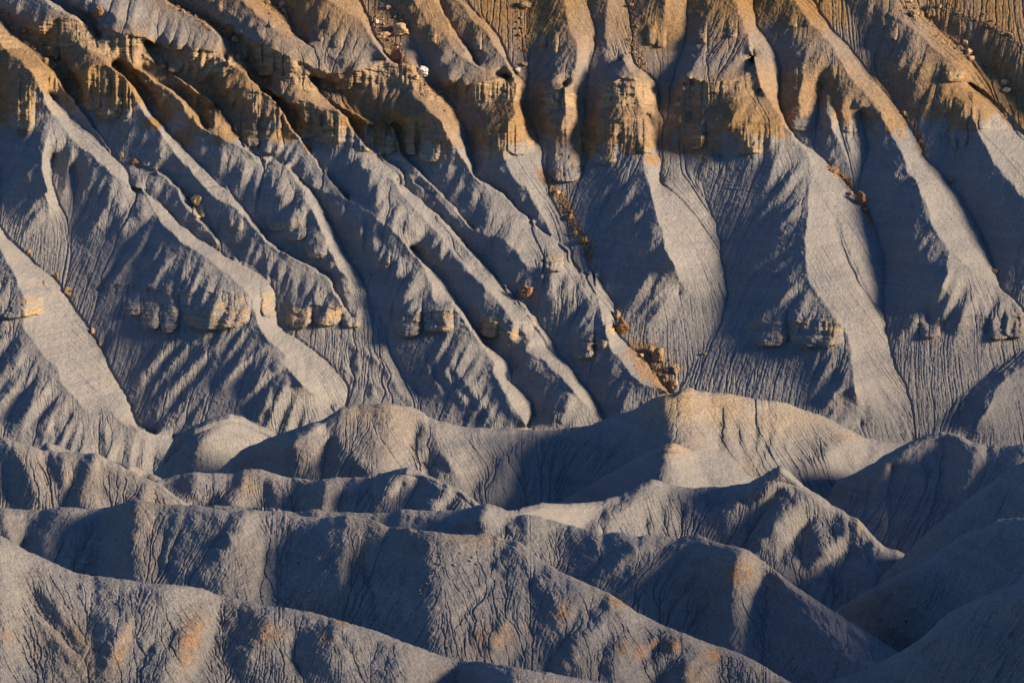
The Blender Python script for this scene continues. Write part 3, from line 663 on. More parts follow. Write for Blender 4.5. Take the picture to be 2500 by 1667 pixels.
# ------------------------------------------------------------------ traced foreground hills: crest, ridges, gullies
XS = lambda *a: px(*a)
HILLS = [
 dict(name='hill', crest=XS('C1', [(1150,1330),(1200,1240),(1330,1010),(1420,940),(1550,875),(1680,830),(1765,812),(1850,840),(1950,885),(2130,975),(2195,1040)], 'C2', [(330,1130)]),
      Y=[(370,237),(800,237)], slope=36, R=0.9, down=330, k=0.6,
      SR=[XS('C1', [(1765,815),(1700,900),(1500,1080),(1330,1250)])], SG=[XS('C1', [(2100,1000),(1900,1130),(1750,1290)])], drop=(1.5, .9)),
 dict(name='hill', crest=XS('C1', [(1500,1350),(1680,1240),(1850,1090),(2195,945)], 'C2', [(270,965),(600,855),(740,765),(830,748),(1050,735),(1250,755),(1330,790),(1400,840),(1480,868),(1700,920),(2195,940)],
      'C3', [(200,938),(480,940),(760,900),(870,855),(1080,785),(1230,700),(1280,682),(1380,665),(1450,630),(1530,612),(1600,640),(1680,655),(1820,658),(1950,690),(2195,718)],
      'C4', [(120,705),(370,728),(450,765),(640,825),(850,930),(960,995),(1130,1025),(1300,1035),(1400,1060),(1500,1140)]),
      Y=[(560,229),(950,227),(1250,229),(1640,225),(1900,227),(2280,231)], slope=35, R=1.1, down=430, k=0.74,
      SR=[XS('C2', [(590,870),(640,950),(740,1080),(860,1190),(985,1275),(1060,1400)]), XS('C2', [(1460,870),(1450,1000),(1480,1100),(1600,1250)]), XS('C2', [(560,900),(300,1080),(150,1230)]),
          XS('C3', [(1320,690),(1320,800),(1350,930),(1390,1030),(1300,1110),(1215,1170),(1250,1250),(1300,1340),(1330,1460)]),
          XS('C3', [(330,1015),(200,1080),(160,1200),(60,1400),(0,1530)]), XS('C3', [(1400,1040),(1550,1100),(1800,1200),(2020,1310),(2150,1420)]),
          XS('C4', [(850,1000),(760,1070),(640,1180),(500,1330)]), XS('C4', [(1100,1040),(1020,1150),(960,1250)])],
      SG=[XS('C2', [(1175,1380),(1180,1230),(1160,1100),(1080,930),(1040,800)]), XS('C2', [(1200,1230),(1270,1000),(1250,850)]), XS('C2', [(1950,1120),(1750,1010),(1620,940)]), XS('C2', [(1720,1420),(1830,1260),(1960,1130),(2195,960)], 'C3', [(300,990),(500,960),(700,930)]),
          XS('C3', [(520,1500),(545,1440),(610,1270),(690,1080),(860,920),(980,840)]), XS('C3', [(2040,1330),(1960,1250),(1720,1060),(1690,850),(1640,690)]),
          XS('C2', [(610,1340),(620,1150),(650,1020)]), XS('C4', [(0,1400),(110,1310),(280,1150),(420,1050),(600,990),(830,960)]),
          XS('C4', [(560,1480),(840,1270),(820,1080)]), XS('C4', [(900,1260),(1000,1180),(1000,1060)])],
      Sr=[], Sg=[XS('C2', [(1100,1100),(1000,900),(930,780)]), XS('C2', [(1250,1100),(1330,900),(1350,850)]), XS('C3', [(1960,1250),(1880,1000),(1860,780)]), XS('C3', [(1990,1200),(2030,950),(2000,740)]),
          XS('C4', [(60,1230),(140,960),(120,760)]), XS('C4', [(100,1250),(240,1000),(260,860)]), XS('C4', [(310,1120),(350,950),(460,830)]), XS('C3', [(1750,1080),(1760,900),(1740,700)]), XS('C3', [(1560,1120),(1830,1360)])],
      drop=(.75, 1.2)),
 dict(name='hill', crest=XS('C3', [(540,1480),(800,1330),(1000,1215),(1200,1105),(1320,1050),(1390,1036),(1460,1062),(1550,1098),(1700,1160),(1850,1225),(2030,1318),(2100,1360)]),
      Y=[(1370,222),(1640,217.5),(1870,220)], slope=34, R=0.9, down=330, k=0.85,
      SR=[XS('C3', [(1390,1040),(1300,1108),(1215,1170),(1245,1255),(1300,1350),(1340,1480)])], SG=[XS('C3', [(600,1560),(820,1400),(1050,1240)]), XS('C3', [(1900,1420),(1700,1260),(1560,1120)])],
      Sg=[XS('C3', [(1720,1380),(1580,1230),(1480,1110)])], drop=(.6,.8)),
 dict(name='hill', crest=XS('C4', [(640,1500),(690,1450),(770,1320),(900,1270),(1000,1215),(1130,1130),(1300,1040),(1400,995),(1480,965),(1570,950),(1650,965),(1720,990),(1800,1030),(1900,1060),(2000,1066),(2100,1060),(2195,1045)]) ,
      Y=[(2000,221),(2215,221),(2560,216)], slope=36, R=0.9, down=430, k=0.62,
      SR=[XS('C4', [(1340,1030),(1290,1110),(1130,1250),(880,1340)]), XS('C4', [(1820,1050),(1800,1200),(1720,1400)])],
      SG=[XS('C4', [(1570,1567),(1615,1350),(1570,1200),(1600,1020)]), XS('C4', [(1050,1567),(1010,1450),(930,1330)]), XS('C4', [(1190,1567),(1200,1350),(1190,1200)]), XS('C4', [(1650,1560),(1900,1250),(2195,1110)]), XS('D4', [(1430,430),(1560,250)])],
      Sg=[XS('C4', [(1500,1300),(1420,1080)]), XS('D4', [(1000,360),(1010,150),(1050,0)]), XS('D4', [(1150,500),(1170,380),(1200,150)])], drop=(1.4, .2)),
 dict(name='hill', crest=XS('C1', [(200,1160),(290,1095),(345,1040),(375,1033),(450,1060),(545,1105),(650,1180)]), Y=[(60,218),(220,218)], slope=34, R=0.8, down=160, k=0.5, SR=[XS('C1', [(375,1035),(340,1100),(330,1150)])], SG=[XS('C1', [(250,1150),(240,1200)])], drop=(.8,.8)),
 dict(name='hill', crest=XS('C1', [(760,1230),(860,1183),(970,1193),(1080,1235),(1130,1262),(1180,1280),(1240,1312),(1320,1400)]), Y=[(240,211),(420,209)], slope=34, R=0.8, down=160, k=0.5, SR=[XS('C1', [(1000,1200),(960,1260)])], SG=[XS('C1', [(1100,1250),(1100,1330)])], drop=(.8,.8)),
 dict(name='hill', crest=XS('C1', [(1130,1360),(1200,1325),(1290,1298),(1400,1275),(1500,1262),(1620,1272),(1800,1270),(1870,1240),(1930,1238),(2000,1243),(2195,1300)],
      'C2', [(380,1310),(520,1325),(620,1308),(700,1303),(980,1300),(1010,1275),(1160,1240),(1240,1222),(1290,1235),(1400,1290),(1640,1395),(1800,1510),(1900,1640)]),
      Y=[(360,206),(700,205),(1000,202),(1210,198)], slope=35, R=0.9, down=260, k=0.75,
      SR=[XS('C1', [(1890,1245),(1850,1330),(1800,1500),(1780,1600)]), XS('C1', [(1500,1270),(1450,1390),(1440,1500)]), XS('C2', [(190,1270),(210,1380),(250,1560)]), XS('C2', [(1240,1230),(1170,1330),(1000,1470),(880,1560)]), XS('C2', [(1400,1295),(1400,1400),(1340,1540)]), XS('C2', [(620,1320),(600,1430),(590,1560)]), XS('C2', [(1560,1370),(1470,1460),(1420,1560)])],
      SG=[XS('C2', [(140,1330),(155,1430),(140,1560)]), XS('C1', [(1560,1520),(1690,1400),(1840,1310)]), XS('C1', [(1480,1520),(1440,1420),(1350,1360)]), XS('C2', [(440,1567),(410,1480),(380,1350)]), XS('C2', [(700,1567),(740,1430),(770,1330)]),
          XS('C2', [(810,1567),(900,1450),(1000,1310)]), XS('C2', [(1175,1320),(1175,1560)]), XS('C2', [(1215,1567),(1290,1400),(1340,1310)]), XS('C2', [(1520,1550),(1580,1470),(1640,1410)])],
      Sg=[XS('C2', [(460,1540),(520,1430),(540,1340)])], drop=(.9,1.3)),
 dict(name='hill', crest=XS('C1', [(-200,1010),(0,1000),(60,1008),(180,1045),(330,1093),(430,1105),(550,1108),(720,1115),(790,1140),(860,1183),(1010,1258),(1130,1310),(1250,1370),(1340,1440),(1435,1505),(1560,1640)]),
      Y=[(-300,205),(0,205),(250,204),(460,201)], slope=36, R=0.9, down=300, k=0.75,
      SR=[XS('C1', [(60,1010),(130,1130),(200,1260),(260,1400),(310,1560)]), XS('C1', [(730,1120),(690,1200),(650,1330),(610,1500)]), XS('C1', [(1130,1320),(1090,1450),(1060,1540)]), XS('C1', [(460,1110),(480,1250),(490,1350)])],
      SG=[XS('C1', [(500,1540),(490,1480),(430,1380),(380,1250),(360,1110)]), XS('C1', [(510,1520),(530,1400),(600,1270),(620,1130)]), XS('C1', [(810,1540),(770,1350),(790,1190)]), XS('C1', [(870,1520),(1000,1420),(1100,1330)]), XS('C1', [(90,1560),(60,1350),(0,1150)]), XS('C1', [(1180,1520),(1180,1420)])],
      Sg=[], drop=(.2,1.2)),
 dict(name='hill', crest=XS('C3', [(-100,1610),(120,1562),(390,1497),(600,1505),(740,1495),(860,1475),(1000,1430),(1100,1370),(1180,1330),(1240,1316),(1310,1335),(1400,1365),(1480,1380),(1640,1378),(1800,1370),(1960,1345),(2060,1295),(2195,1222)],
      'C4', [(200,1275),(280,1225),(320,1208),(350,1212),(400,1260),(520,1370),(570,1412),(630,1435),(720,1510)],
      'D4', [(700,190),(850,278),(920,310),(960,350),(1030,430),(1120,520),(1160,540),(1220,545),(1280,580),(1380,660),(1520,800)]),
      Y=[(1170,192),(1400,200),(1640,204),(1910,203),(2070,200),(2280,196)], slope=35, R=1.0, down=460, k=0.72,
      SR=[XS('D3', [(1240,10),(1130,160),(1000,260),(830,400),(700,500)]), XS('D3', [(2110,50),(1950,120),(1850,180),(1740,290),(1640,420)]), XS('C4', [(330,1220),(300,1330),(200,1420)], 'D4', [(80,150),(0,300)]), XS('D4', [(600,130),(430,250),(300,360),(130,620)]), XS('D4', [(910,370),(800,450),(600,610),(450,760)]), XS('D4', [(1230,570),(1020,690),(750,900)]), XS('C3', [(430,1500),(380,1567)], 'D3', [(280,270)])],
      SG=[XS('D3', [(1400,480),(1380,300),(1340,130)]), XS('D3', [(1430,470),(1530,330),(1700,200),(1850,90)]), XS('D3', [(1900,560),(2000,330),(2110,180)]), XS('D4', [(20,540),(120,330),(330,100)]), XS('D4', [(250,680),(400,500),(560,330),(800,280)]), XS('D4', [(480,860),(700,640),(1000,500)]), XS('D3', [(600,420),(850,270),(1050,90)])],
      Sg=[XS('D3', [(1310,420),(1300,280),(1260,160)]), XS('D3', [(1180,420),(1170,280)]), XS('D3', [(1450,400),(1460,250),(1430,150)]), XS('D4', [(380,520),(520,340),(660,240)])], drop=(.4,1.1)),
 dict(name='hill', crest=XS('D4', [(1130,720),(1280,590),(1400,470),(1500,370),(1600,295),(1700,220),(1830,110),(1950,22)], 'C4', [(2000,1290),(2090,1230),(2195,1180),(2500,1060)]),
      Y=[(2150,194),(2300,191),(2560,184)], slope=36, R=0.9, down=420, k=0.55,
      SR=[XS('D4', [(1950,30),(1850,200),(1700,400)])], SG=[XS('D4', [(2195,50),(2050,220),(1950,400)]), XS('D4', [(1700,250),(1560,420),(1450,600)])], drop=(1.2,.3)),
 dict(name='hill', crest=XS('D4', [(640,1130),(750,1015),(800,980),(900,915),(1000,860),(1200,750),(1380,662),(1500,595),(1600,520),(1700,440),(1800,400),(1900,368),(2000,318),(2080,301),(2195,308),(2500,330)]),
      Y=[(1980,178),(2250,171),(2600,162)], slope=32, R=1.4, down=420, k=0.5,
      SR=[XS('D4', [(1700,450),(1400,700),(1100,930),(900,1100)]), XS('D4', [(2195,560),(1900,760),(1700,900),(1400,1080)])],
      SG=[XS('D4', [(2195,440),(2000,610),(1700,850),(1400,1080),(1100,1300)])], Sg=[XS('D4', [(1500,620),(1200,880),(980,1080)]), XS('D4', [(1250,760),(1000,960)])], drop=(1.1,.2)),
 dict(name='hill', crest=XS('D1', [(1480,270),(1570,220),(1640,205),(1800,215),(1960,225),(2080,225),(2195,246)], 'D2', [(40,228),(80,218),(130,218),(200,230),(350,258),(440,258),(500,242),(550,237),(620,250),(700,262),(770,262),(850,264),(950,270),(1050,268),(1130,260),(1180,240),(1260,240),(1400,250),(1600,245),(1740,222),(1800,200),(1850,193),(1940,218),(2000,250),(2070,281),(2195,281)],
      'D3', [(280,279),(340,285),(400,305),(560,350),(720,388),(780,392),(860,433),(930,412),(1010,415),(1070,435),(1130,450),(1200,435),(1300,440),(1420,460),(1500,437),(1580,435),(1700,480),(1800,515),(1900,525),(1980,560),(2100,650),(2195,720)],
      'D4', [(200,638),(300,715),(400,795),(600,930),(800,1055),(900,1112),(1050,1212),(1200,1308),(1300,1390),(1450,1530)]),
      Y=[(470,184),(800,180),(1200,177),(1700,172),(1830,169),(2260,160)], slope=33, R=1.1, down=440, k=0.62,
      SR=[XS('D3', [(1930,540),(1850,680),(1800,800),(1830,950),(1880,1200)]), XS('D3', [(1500,440),(1320,620),(1150,760),(950,880)]), XS('D3', [(290,285),(160,350),(40,450)]), XS('D2', [(1850,200),(1780,330)]), XS('D4', [(330,745),(420,900),(500,1020),(700,1180),(1000,1340)])],
      SG=[XS('D3', [(1600,1260),(1680,1180),(1750,1050),(1700,900)]), XS('D3', [(900,900),(1150,700),(1400,480)]), XS('D4', [(800,1500),(600,1370),(480,1250),(360,1050),(250,880),(180,740)]), XS('D3', [(350,590),(460,430),(560,360)]), XS('D2', [(2000,420),(1960,340),(2070,290)])],
      Sg=[XS('D3', [(1050,980),(1250,760),(1500,560)]), XS('D3', [(1300,1060),(1500,850),(1700,650)]), XS('D3', [(700,760),(900,560)]), XS('D4', [(1200,1400),(900,1250),(700,1100)])],
      Sr=[XS('D3', [(1200,445),(1000,600),(800,750)]), XS('D3', [(1700,490),(1500,700),(1300,900)])], drop=(.3,1.0)),
 dict(name='hill', crest=XS('D1', [(-300,215),(0,222),(100,235),(310,248),(350,240),(390,228),(480,220),(600,228),(680,236),(760,235),(880,210),(1000,170),(1060,165),(1180,190),(1300,200),(1450,205),(1540,210),(1700,245),(1800,260),(1870,242),(1960,245),(2195,260)],
      'D2', [(200,245),(300,262),(430,290),(520,305),(600,305),(700,290),(770,280),(850,292),(960,320),(1100,370),(1200,380),(1400,405),(1600,432),(1750,435),(1840,425),(1910,440),(1990,470),(2080,480),(2130,510),(2195,570)],
      'D3', [(280,548),(400,640),(560,730),(750,812),(900,880),(1020,960),(1100,1015),(1280,1110),(1480,1190),(1650,1258),(1850,1320),(2000,1390),(2195,1500)], 'D4', [(150,1402),(280,1490),(420,1567),(600,1660)]),
      Y=[(-400,170),(0,169),(700,163),(1264,158),(1990,150)], slope=34, R=1.0, down=480, k=0.55,
      SR=[XS('D1', [(1050,175),(1030,290),(960,480),(925,640),(980,800)]), XS('D1', [(1880,245),(1830,400),(1700,600),(1560,780)]), XS('D1', [(480,225),(430,340),(330,560)]), XS('D1', [(0,240),(60,400),(100,500)]),
          XS('D2', [(770,285),(745,450),(760,600),(700,850),(610,1040)]), XS('D2', [(2080,490),(1960,700),(1850,900)]),
          XS('D3', [(400,700),(500,940),(520,1060),(430,1250)]), XS('D3', [(900,900),(960,955),(860,1100),(700,1260),(580,1450)]), XS('D3', [(1230,1110),(1450,1200),(1380,1300),(1100,1560)]),
          XS('D3', [(1030,1240),(950,1340),(870,1470)]), XS('D3', [(1240,1240),(1130,1380),(950,1567)]), XS('D3', [(1720,1320),(1600,1450),(1530,1567)]), XS('D3', [(120,1100),(60,1150),(0,1300)])],
      SG=[XS('D1', [(1110,820),(1180,680),(1170,450),(1210,230)]), XS('D1', [(1450,820),(1480,650),(1600,520),(1770,310)]), XS('D1', [(1850,930),(1860,700),(1960,400),(1990,260)]), XS('D1', [(590,730),(700,560),(880,250)]), XS('D1', [(180,530),(200,380),(310,270)]),
          XS('D2', [(170,970),(300,780),(350,600),(380,330)]), XS('D2', [(1050,1180),(1080,1000),(1070,700),(1050,560),(1120,400)]), XS('D2', [(1370,1300),(1600,1000),(1850,700),(1990,490)]), XS('D2', [(1250,1270),(1400,1000),(1540,880),(1660,650)]),
          XS('D3', [(110,1440),(300,1240),(320,1060),(310,900),(330,720)]), XS('D3', [(300,1450),(450,1300),(620,1140),(760,1000),(870,880)]), XS('D3', [(850,1567),(840,1400),(825,1290),(1000,1130)]), XS('D3', [(1230,1567),(1330,1460),(1480,1280)]), XS('D3', [(960,1560),(1060,1470),(1200,1330),(1290,1250)])],
      Sg=[XS('D1', [(1210,820),(1220,620),(1300,350),(1320,230)]), XS('D1', [(1270,800),(1330,500),(1450,240)]), XS('D1', [(560,700),(570,600),(700,400),(750,270)]), XS('D1', [(430,660),(460,520),(560,330)]), XS('D2', [(990,1160),(1020,1050),(960,750),(880,500)]), XS('D2', [(1130,1200),(1210,990),(1200,900),(1260,640),(1300,420)]),
          XS('D2', [(70,960),(130,700),(170,400)]), XS('D2', [(270,980),(450,750),(520,480)]), XS('D2', [(1500,1200),(1800,900),(2050,600)]), XS('D3', [(600,1140),(660,1000),(660,930)]), XS('D3', [(1500,1567),(1640,1340)])],
      drop=(.2,1.0)),
 dict(name='hill', crest=XS('D1', [(-300,330),(0,438),(60,470),(150,523),(300,600),(500,690),(640,738),(720,750),(800,754),(950,775),(1100,800),(1220,814),(1380,815),(1500,833),(1600,863),(1680,900),(1750,908),(1900,940),(2050,983),(2195,990)],
      'D2', [(150,975),(300,990),(500,1025),(700,1085),(850,1125),(1000,1170),(1200,1250),(1350,1303),(1500,1360),(1600,1385),(1700,1400),(1900,1415),(2195,1470)], 'D3', [(200,1455),(500,1500),(800,1555),(1000,1600)]),
      Y=[(-400,138),(0,138),(700,136),(1500,132)], slope=34, R=0.9, down=420, k=0.7,
      SR=[XS('D1', [(0,445),(-40,700),(-60,1100)]), XS('D1', [(980,1130),(900,1260),(800,1500)]), XS('D1', [(1540,1090),(1460,1250),(1360,1450),(1290,1567)]), XS('D2', [(190,1120),(70,1250),(0,1400)]), XS('D2', [(700,1090),(640,1250),(640,1450)]), XS('D2', [(1240,1270),(1290,1400),(1220,1567)]), XS('D3', [(200,1460),(150,1567)])],
      SG=[XS('D1', [(760,1567),(740,1380),(700,1150),(690,1000),(740,790)]), XS('D1', [(880,1540),(990,1330),(1010,1130),(1080,900)]), XS('D1', [(1100,1560),(1230,1330),(1330,1150)]), XS('D1', [(1470,1567),(1590,1330),(1690,1130),(1680,920)]), XS('D2', [(470,1567),(390,1440),(380,1200)]), XS('D2', [(960,1567),(940,1400),(1010,1270)]), XS('D2', [(1700,1567),(1650,1450)])],
      Sg=[XS('D1', [(560,1200),(300,950),(160,760)]), XS('D1', [(680,1440),(400,1080),(200,820)]), XS('D1', [(780,1340),(870,1150)]), XS('D1', [(1000,1500),(1170,1260),(1220,1140)]), XS('D2', [(430,1500),(310,1250)]), XS('D2', [(850,1400),(700,1150)])],
      Sr=[XS('D1', [(680,1330),(450,1000),(250,760)]), XS('D1', [(720,1567),(350,1150),(100,800)])], drop=(-.35,.5)),
 dict(name='hill', crest=XS('D4', [(580,1640),(700,1560),(850,1510),(1000,1460),(1200,1350),(1330,1280),(1450,1190),(1600,1040),(1750,960),(1900,900),(2195,780),(2500,700)]),
      Y=[(1950,154),(2250,147),(2600,139)], slope=29, R=1.5, down=420, k=0.55,
      SR=[XS('D4', [(1900,910),(1600,1100),(1400,1330)]), XS('D4', [(2195,890),(2060,960),(1900,1130),(1750,1300)])], SG=[XS('D4', [(1560,1567),(1750,1350),(1920,1180),(1950,1050)]), XS('D4', [(1800,1567),(2000,1330),(2100,1100),(2195,1020)]), XS('D4', [(1290,1567),(1380,1400),(1500,1250)])],
      Sg=[XS('D4', [(1430,1567),(1560,1380),(1640,1220)]), XS('D4', [(1650,1500),(1750,1260)]), XS('D4', [(1950,1567),(2150,1280)])], drop=(1.0,.2)),
]

# ------------------------------------------------------------------ the great slope
STEP = 1.35
BOX = (-340.0, -420.0, 2840.0, 1320.0)
YB, ZB, MS = 250.0, None, math.tan(math.radians(39.0))
_, tzb = ray(W / 2, 1080.0)
ZB = YB * tzb                                             # relative to the camera

def arch(x, pts):
    p = np.array(pts, float)
    return np.interp(x, p[:, 0], p[:, 1])

def masonry(U, V):
    """jointed beds: rows of unequal height cut into blocks that stand out unequally"""
    r_ = np.random.default_rng(55)
    edges = np.cumsum(r_.uniform(4.5, 13.0, 400)) - 500
    row = np.searchsorted(edges, V.ravel()).reshape(V.shape)
    wr = r_.uniform(10, 34, 402); off = r_.uniform(0, 50, 402); push = r_.uniform(-.3, .3, 402)
    col = np.floor((U + off[row]) / wr[row]).astype(np.int64)
    hsh = np.sin(row * 127.1 + col * 311.7) * 43758.5453
    val = hsh - np.floor(hsh) - 0.5
    return blur(val + push[row], 0.45)

def build_slope():
    u0, v0, u1, v1 = BOX
    m = int((u1 - u0) / STEP); n = int((v1 - v0) / STEP)
    U = np.linspace(u0, u1, m)[None] + np.zeros((n, 1)); V = np.linspace(v0, v1, n)[:, None] + np.zeros((1, m))
    r = sample(relief(BOX, SR, SG, Sr, Sg, k=1.08, rmin=10, rmax=155, ksub=0.5, soft=0.45, soft2=0.7, fine=(32, 18, 0.56, 61, 0.6)), BOX, U, V)
    r = r * (1 - 0.40 * np.clip((230 - V) / 150, 0, 1) * np.clip((U - 700) / 400, 0, 1))
    r = r * (1 - 0.20 * np.clip((U - 1050) / 250, 0, 1))
    r = r + 1.2 * vnoise((n, m), (n / 55, m / 45), 15, 4, 0.55) * np.clip(r / 12, 0, 1)
    print('slope relief', round(time.time() - T0, 1))
    w1 = 6 * vnoise((n, m), (9, 30), 11, 4)               # raggedness of the ledges
    flute = np.abs(vnoise((n, m), (2, 130), 12, 3, 0.6))  # upright flutes in the cliffs
    chip = vnoise((n, m), (200, 90), 13, 3, 0.6)
    blot = vnoise((n, m), (60, 110), 14, 4, 0.6)
    clefts = np.exp(-((vnoise((n, m), (3, 70), 16, 2, 0.4) + 0.12 * blot) / 0.24) ** 2)   # narrow upright clefts between buttresses
    hard = np.zeros((n, m)); q = np.zeros((n, m)); rock = np.zeros((n, m)); brown = np.zeros((n, m))
    def band(top, height, Q, amount, up=160, fl=4, tint=0.8, cut=9):
        """a hard bed: steep face below its top edge, gentler bench above it"""
        vt = arch(U, top) + w1 - r * 0.10
        h = arch(U, height)
        am = arch(U, amount)
        t = (V - vt) / h
        face = np.clip(1 - t, 0, 1)
        bench = np.clip(1 + (V - vt) / up, 0, 1) ** 1.5
        prof = np.where(t > 0, face, bench)
        inside = ((t > 0) & (t < 1)).astype(float)
        nose = np.clip((r - 5) / 30, 0.25, 1)
        cleft = clefts * np.clip(t * 8 + .4, 0, 1) * np.clip((1.1 - t) * 2.5, 0, 1) * am * nose
        tap = np.clip(t * 6, 0, 1) * np.clip((1 - t) * 2.5, 0, 1)
        qq = Q * h * prof * nose * am - inside * tap * (fl * flute * am) + inside * tap * 1.3 * chip * am
        qq = qq + 3.5 * am * nose * np.clip(1 - np.abs(V - vt - 3) / 4, 0, 1) * (0.6 + 0.4 * np.sign(chip))
        qq = qq - cut * cleft
        return qq, inside * np.clip(am * tint, 0, 1) * nose
    TOP1 = [(-340, 70), (0, 75), (80, 60), (134, 50), (180, 50), (230, 68), (300, 80), (351, 96), (383, 116), (420, 122), (480, 128), (545, 135), (575, 112), (640, 118), (690, 145), (735, 160), (800, 175), (870, 172), (900, 168), (945, 160), (1000, 166), (1046, 193), (1142, 205), (1216, 192), (1264, 196), (1296, 222), (1375, 210), (1430, 211), (1519, 196), (1599, 200), (1611, 217), (1678, 199), (1729, 205), (1800, 190), (1850, 165), (2000, 160), (2300, 160), (2840, 160)]
    q1, k1 = band(TOP1, [(-340, 50), (300, 68), (600, 60), (900, 60), (1250, 60), (1560, 66), (2840, 50)], 0.95,
                  [(-340, .7), (100, .8), (400, 1), (1280, 1), (1500, 1.1), (1700, 1), (1800, .5), (1900, .22), (2840, .2)])
    TOP2 = [(-340, 175), (0, 185), (160, 170), (260, 168), (330, 188), (420, 193), (520, 225), (600, 222), (640, 234), (720, 240), (800, 268), (880, 296), (960, 298), (1040, 285), (1080, 312), (1200, 320), (1280, 290), (1380, 285), (1480, 300), (1580, 285), (1700, 305), (1800, 306), (1860, 305), (1920, 298), (2000, 297), (2060, 272), (2150, 275), (2330, 240), (2400, 262), (2840, 262)]
    q2, k2 = band(TOP2, [(-340, 120), (60, 130), (250, 100), (600, 105), (900, 85), (1100, 95), (1400, 90), (1800, 80), (2100, 70), (2840, 70)], 0.75,
                  [(-340, .9), (1000, .9), (1500, .7), (2000, .45), (2840, .4)], up=110, fl=5, tint=.3, cut=4)
    TOP3 = [(-340, 690), (0, 690), (300, 705), (560, 725), (800, 745), (1060, 760), (1250, 790), (1420, 760), (1800, 790), (2050, 800), (2300, 775), (2840, 770)]
    q3, k3 = band(TOP3, [(-340, 34), (2840, 34)], 0.35, [(-340, .8), (1300, .8), (1400, .1), (1780, .1), (1850, .7), (2840, .6)], up=90, fl=2, tint=.25, cut=4)
    q += q1 + q2 + q3
    rock = np.maximum(rock, np.maximum(np.maximum(k1, k2), k3 * np.clip(blot, 0, 1))); hard = np.maximum(hard, np.clip(k1 * 1.2 + k2 + 0.6 * k3, 0, 1))
    # lower, bulging outcrops of the hard bed: centre x, top, bottom, half width, bulge
    PODS = [
     ('B1', 120,900,1190,200,20,.9), ('B1', 1010,930,1180,85,16,.3), ('B1', 1160,900,1270,85,22,.45), ('B1', 1300,900,1280,75,20,.5), ('B1', 1650,860,1265,250,26,.55), ('B1', 2050,840,1180,60,18,.7),
     ('B2', 410,960,1255,105,24,.75), ('B2', 630,960,1240,115,20,.7), ('B2', 820,1020,1245,85,18,.75), ('B2', 1255,1000,1325,100,28,.3), ('B2', 1475,1010,1295,115,24,.9), ('B2', 1870,1030,1330,75,22,.9), ('B2', 2010,1120,1365,75,16,.7), ('B2', 2160,1150,1310,50,10,.5),
     ('B3', 700,1150,1500,90,24,.6), ('B3', 835,1240,1420,48,14,.75), ('B3', 905,1060,1360,40,14,.8),
     ('B4', 250,1100,1410,130,16,.25), ('B4', 600,1050,1410,220,22,.5), ('B4', 1480,1090,1330,80,16,.25), ('B4', 2010,1080,1350,75,20,.4), ('B4', 2130,1020,1330,90,20,.55),
     ('B3', 480,590,830,75,14,.6), ('B2', 230,300,520,80,14,.25), ('B2', 370,290,600,95,16,.3), ('B2', 540,470,720,90,16,.25), ('B2', 1050,620,800,60,10,.3), ('B1', 1520,230,430,55,14,.8), ('B1', 1800,330,520,60,10,.15),
     ('A3', 1225,150,355,38,12,.3), ('A3', 1295,190,365,42,14,.35), ('A3', 1610,140,330,42,14,.35), ('A3', 1850,110,270,40,10,.3), ('A3', 480,230,385,38,12,.25), ('A3', 400,240,350,30,8,.25),
     ('A2', 1420,200,345,40,14,.4), ('A2', 1775,230,375,38,14,.4), ('A2', 200,120,215,28,10,.3), ('A2', 710,200,350,45,8,.2), ('A2', 570,200,310,28,8,.2),
     ('A4', 1185,150,310,45,14,.3), ('A4', 420,110,205,40,8,.2), ('A4', 545,140,205,30,8,.2), ('A4', 1650,440,640,90,16,.5),
     ('A1', 160,560,1010,110,26,.55), ('A1', 830,560,920,110,22,.4), ('A1', 960,640,910,55,12,.2), ('A1', 700,520,860,70,14,.3), ('A1', 310,165,265,60,14,.8),
     ('A1', 2020,360,600,80,18,.85), ('A1', 1850,300,480,50,14,.8), ('A1', 1340,400,560,60,16,.6), ('A1', 1230,440,540,40,8,.5),
     ('A2', 560,470,590,110,14,.8), ('A2', 750,540,690,80,14,.7),
     ('A2', 1400,950,1250,90,24,.6), ('A2', 1265,900,1200,55,22,.4), ('A2', 560,840,1100,60,10,.5), ('A2', 680,850,1110,100,16,.8), ('A2', 50,730,1120,80,16,.6), ('A2', 200,780,1180,90,18,.45), ('A2', 470,800,1060,90,14,.5),
     ('A2', 920,940,1170,70,12,.8), ('A2', 1060,950,1190,90,14,.8), ('A3', 850,1000,1260,110,14,.55), ('A3', 1190,900,1180,80,18,.5), ('A3', 220,880,1200,110,14,.45), ('A3', 570,890,1400,130,20,.4),
     ('A3', 1550,760,1150,90,18,.4), ('A3', 1960,960,1190,80,14,.7), ('A4', 130,950,1180,70,12,.6), ('A4', 500,700,1010,110,12,.2), ('A4', 700,640,1000,70,10,.2), ('A4', 870,780,1010,80,10,.2), ('A4', 1700,760,1130,70,12,.25), ('A4', 1890,840,1000,50,10,.2),
    ]
    for (c, x, t_, b_, hw, bul, tint) in PODS:
        ox, oy = OFF[c]
        x = ox + x / CROP; t_ = oy + t_ / CROP; b_ = oy + b_ / CROP; hw /= CROP
        j0 = max(0, int((x - hw * 1.6 - u0) / STEP)); j1 = min(m, int((x + hw * 1.6 - u0) / STEP) + 2)
        i0 = max(0, int((t_ - 10 - v0) / STEP)); i1 = min(n, int((b_ + 14 - v0) / STEP) + 2)
        s = np.s_[i0:i1, j0:j1]
        du = (U[s] - x) / hw + 0.10 * w1[s] / 9
        bot = b_ + 0.5 * w1[s] - 0.16 * (b_ - t_) * np.abs(du) ** 3
        tv = (V[s] - t_) / np.maximum(bot - t_, 1)
        lat = np.clip(1 - np.abs(du) ** 3.4, 0, 1)
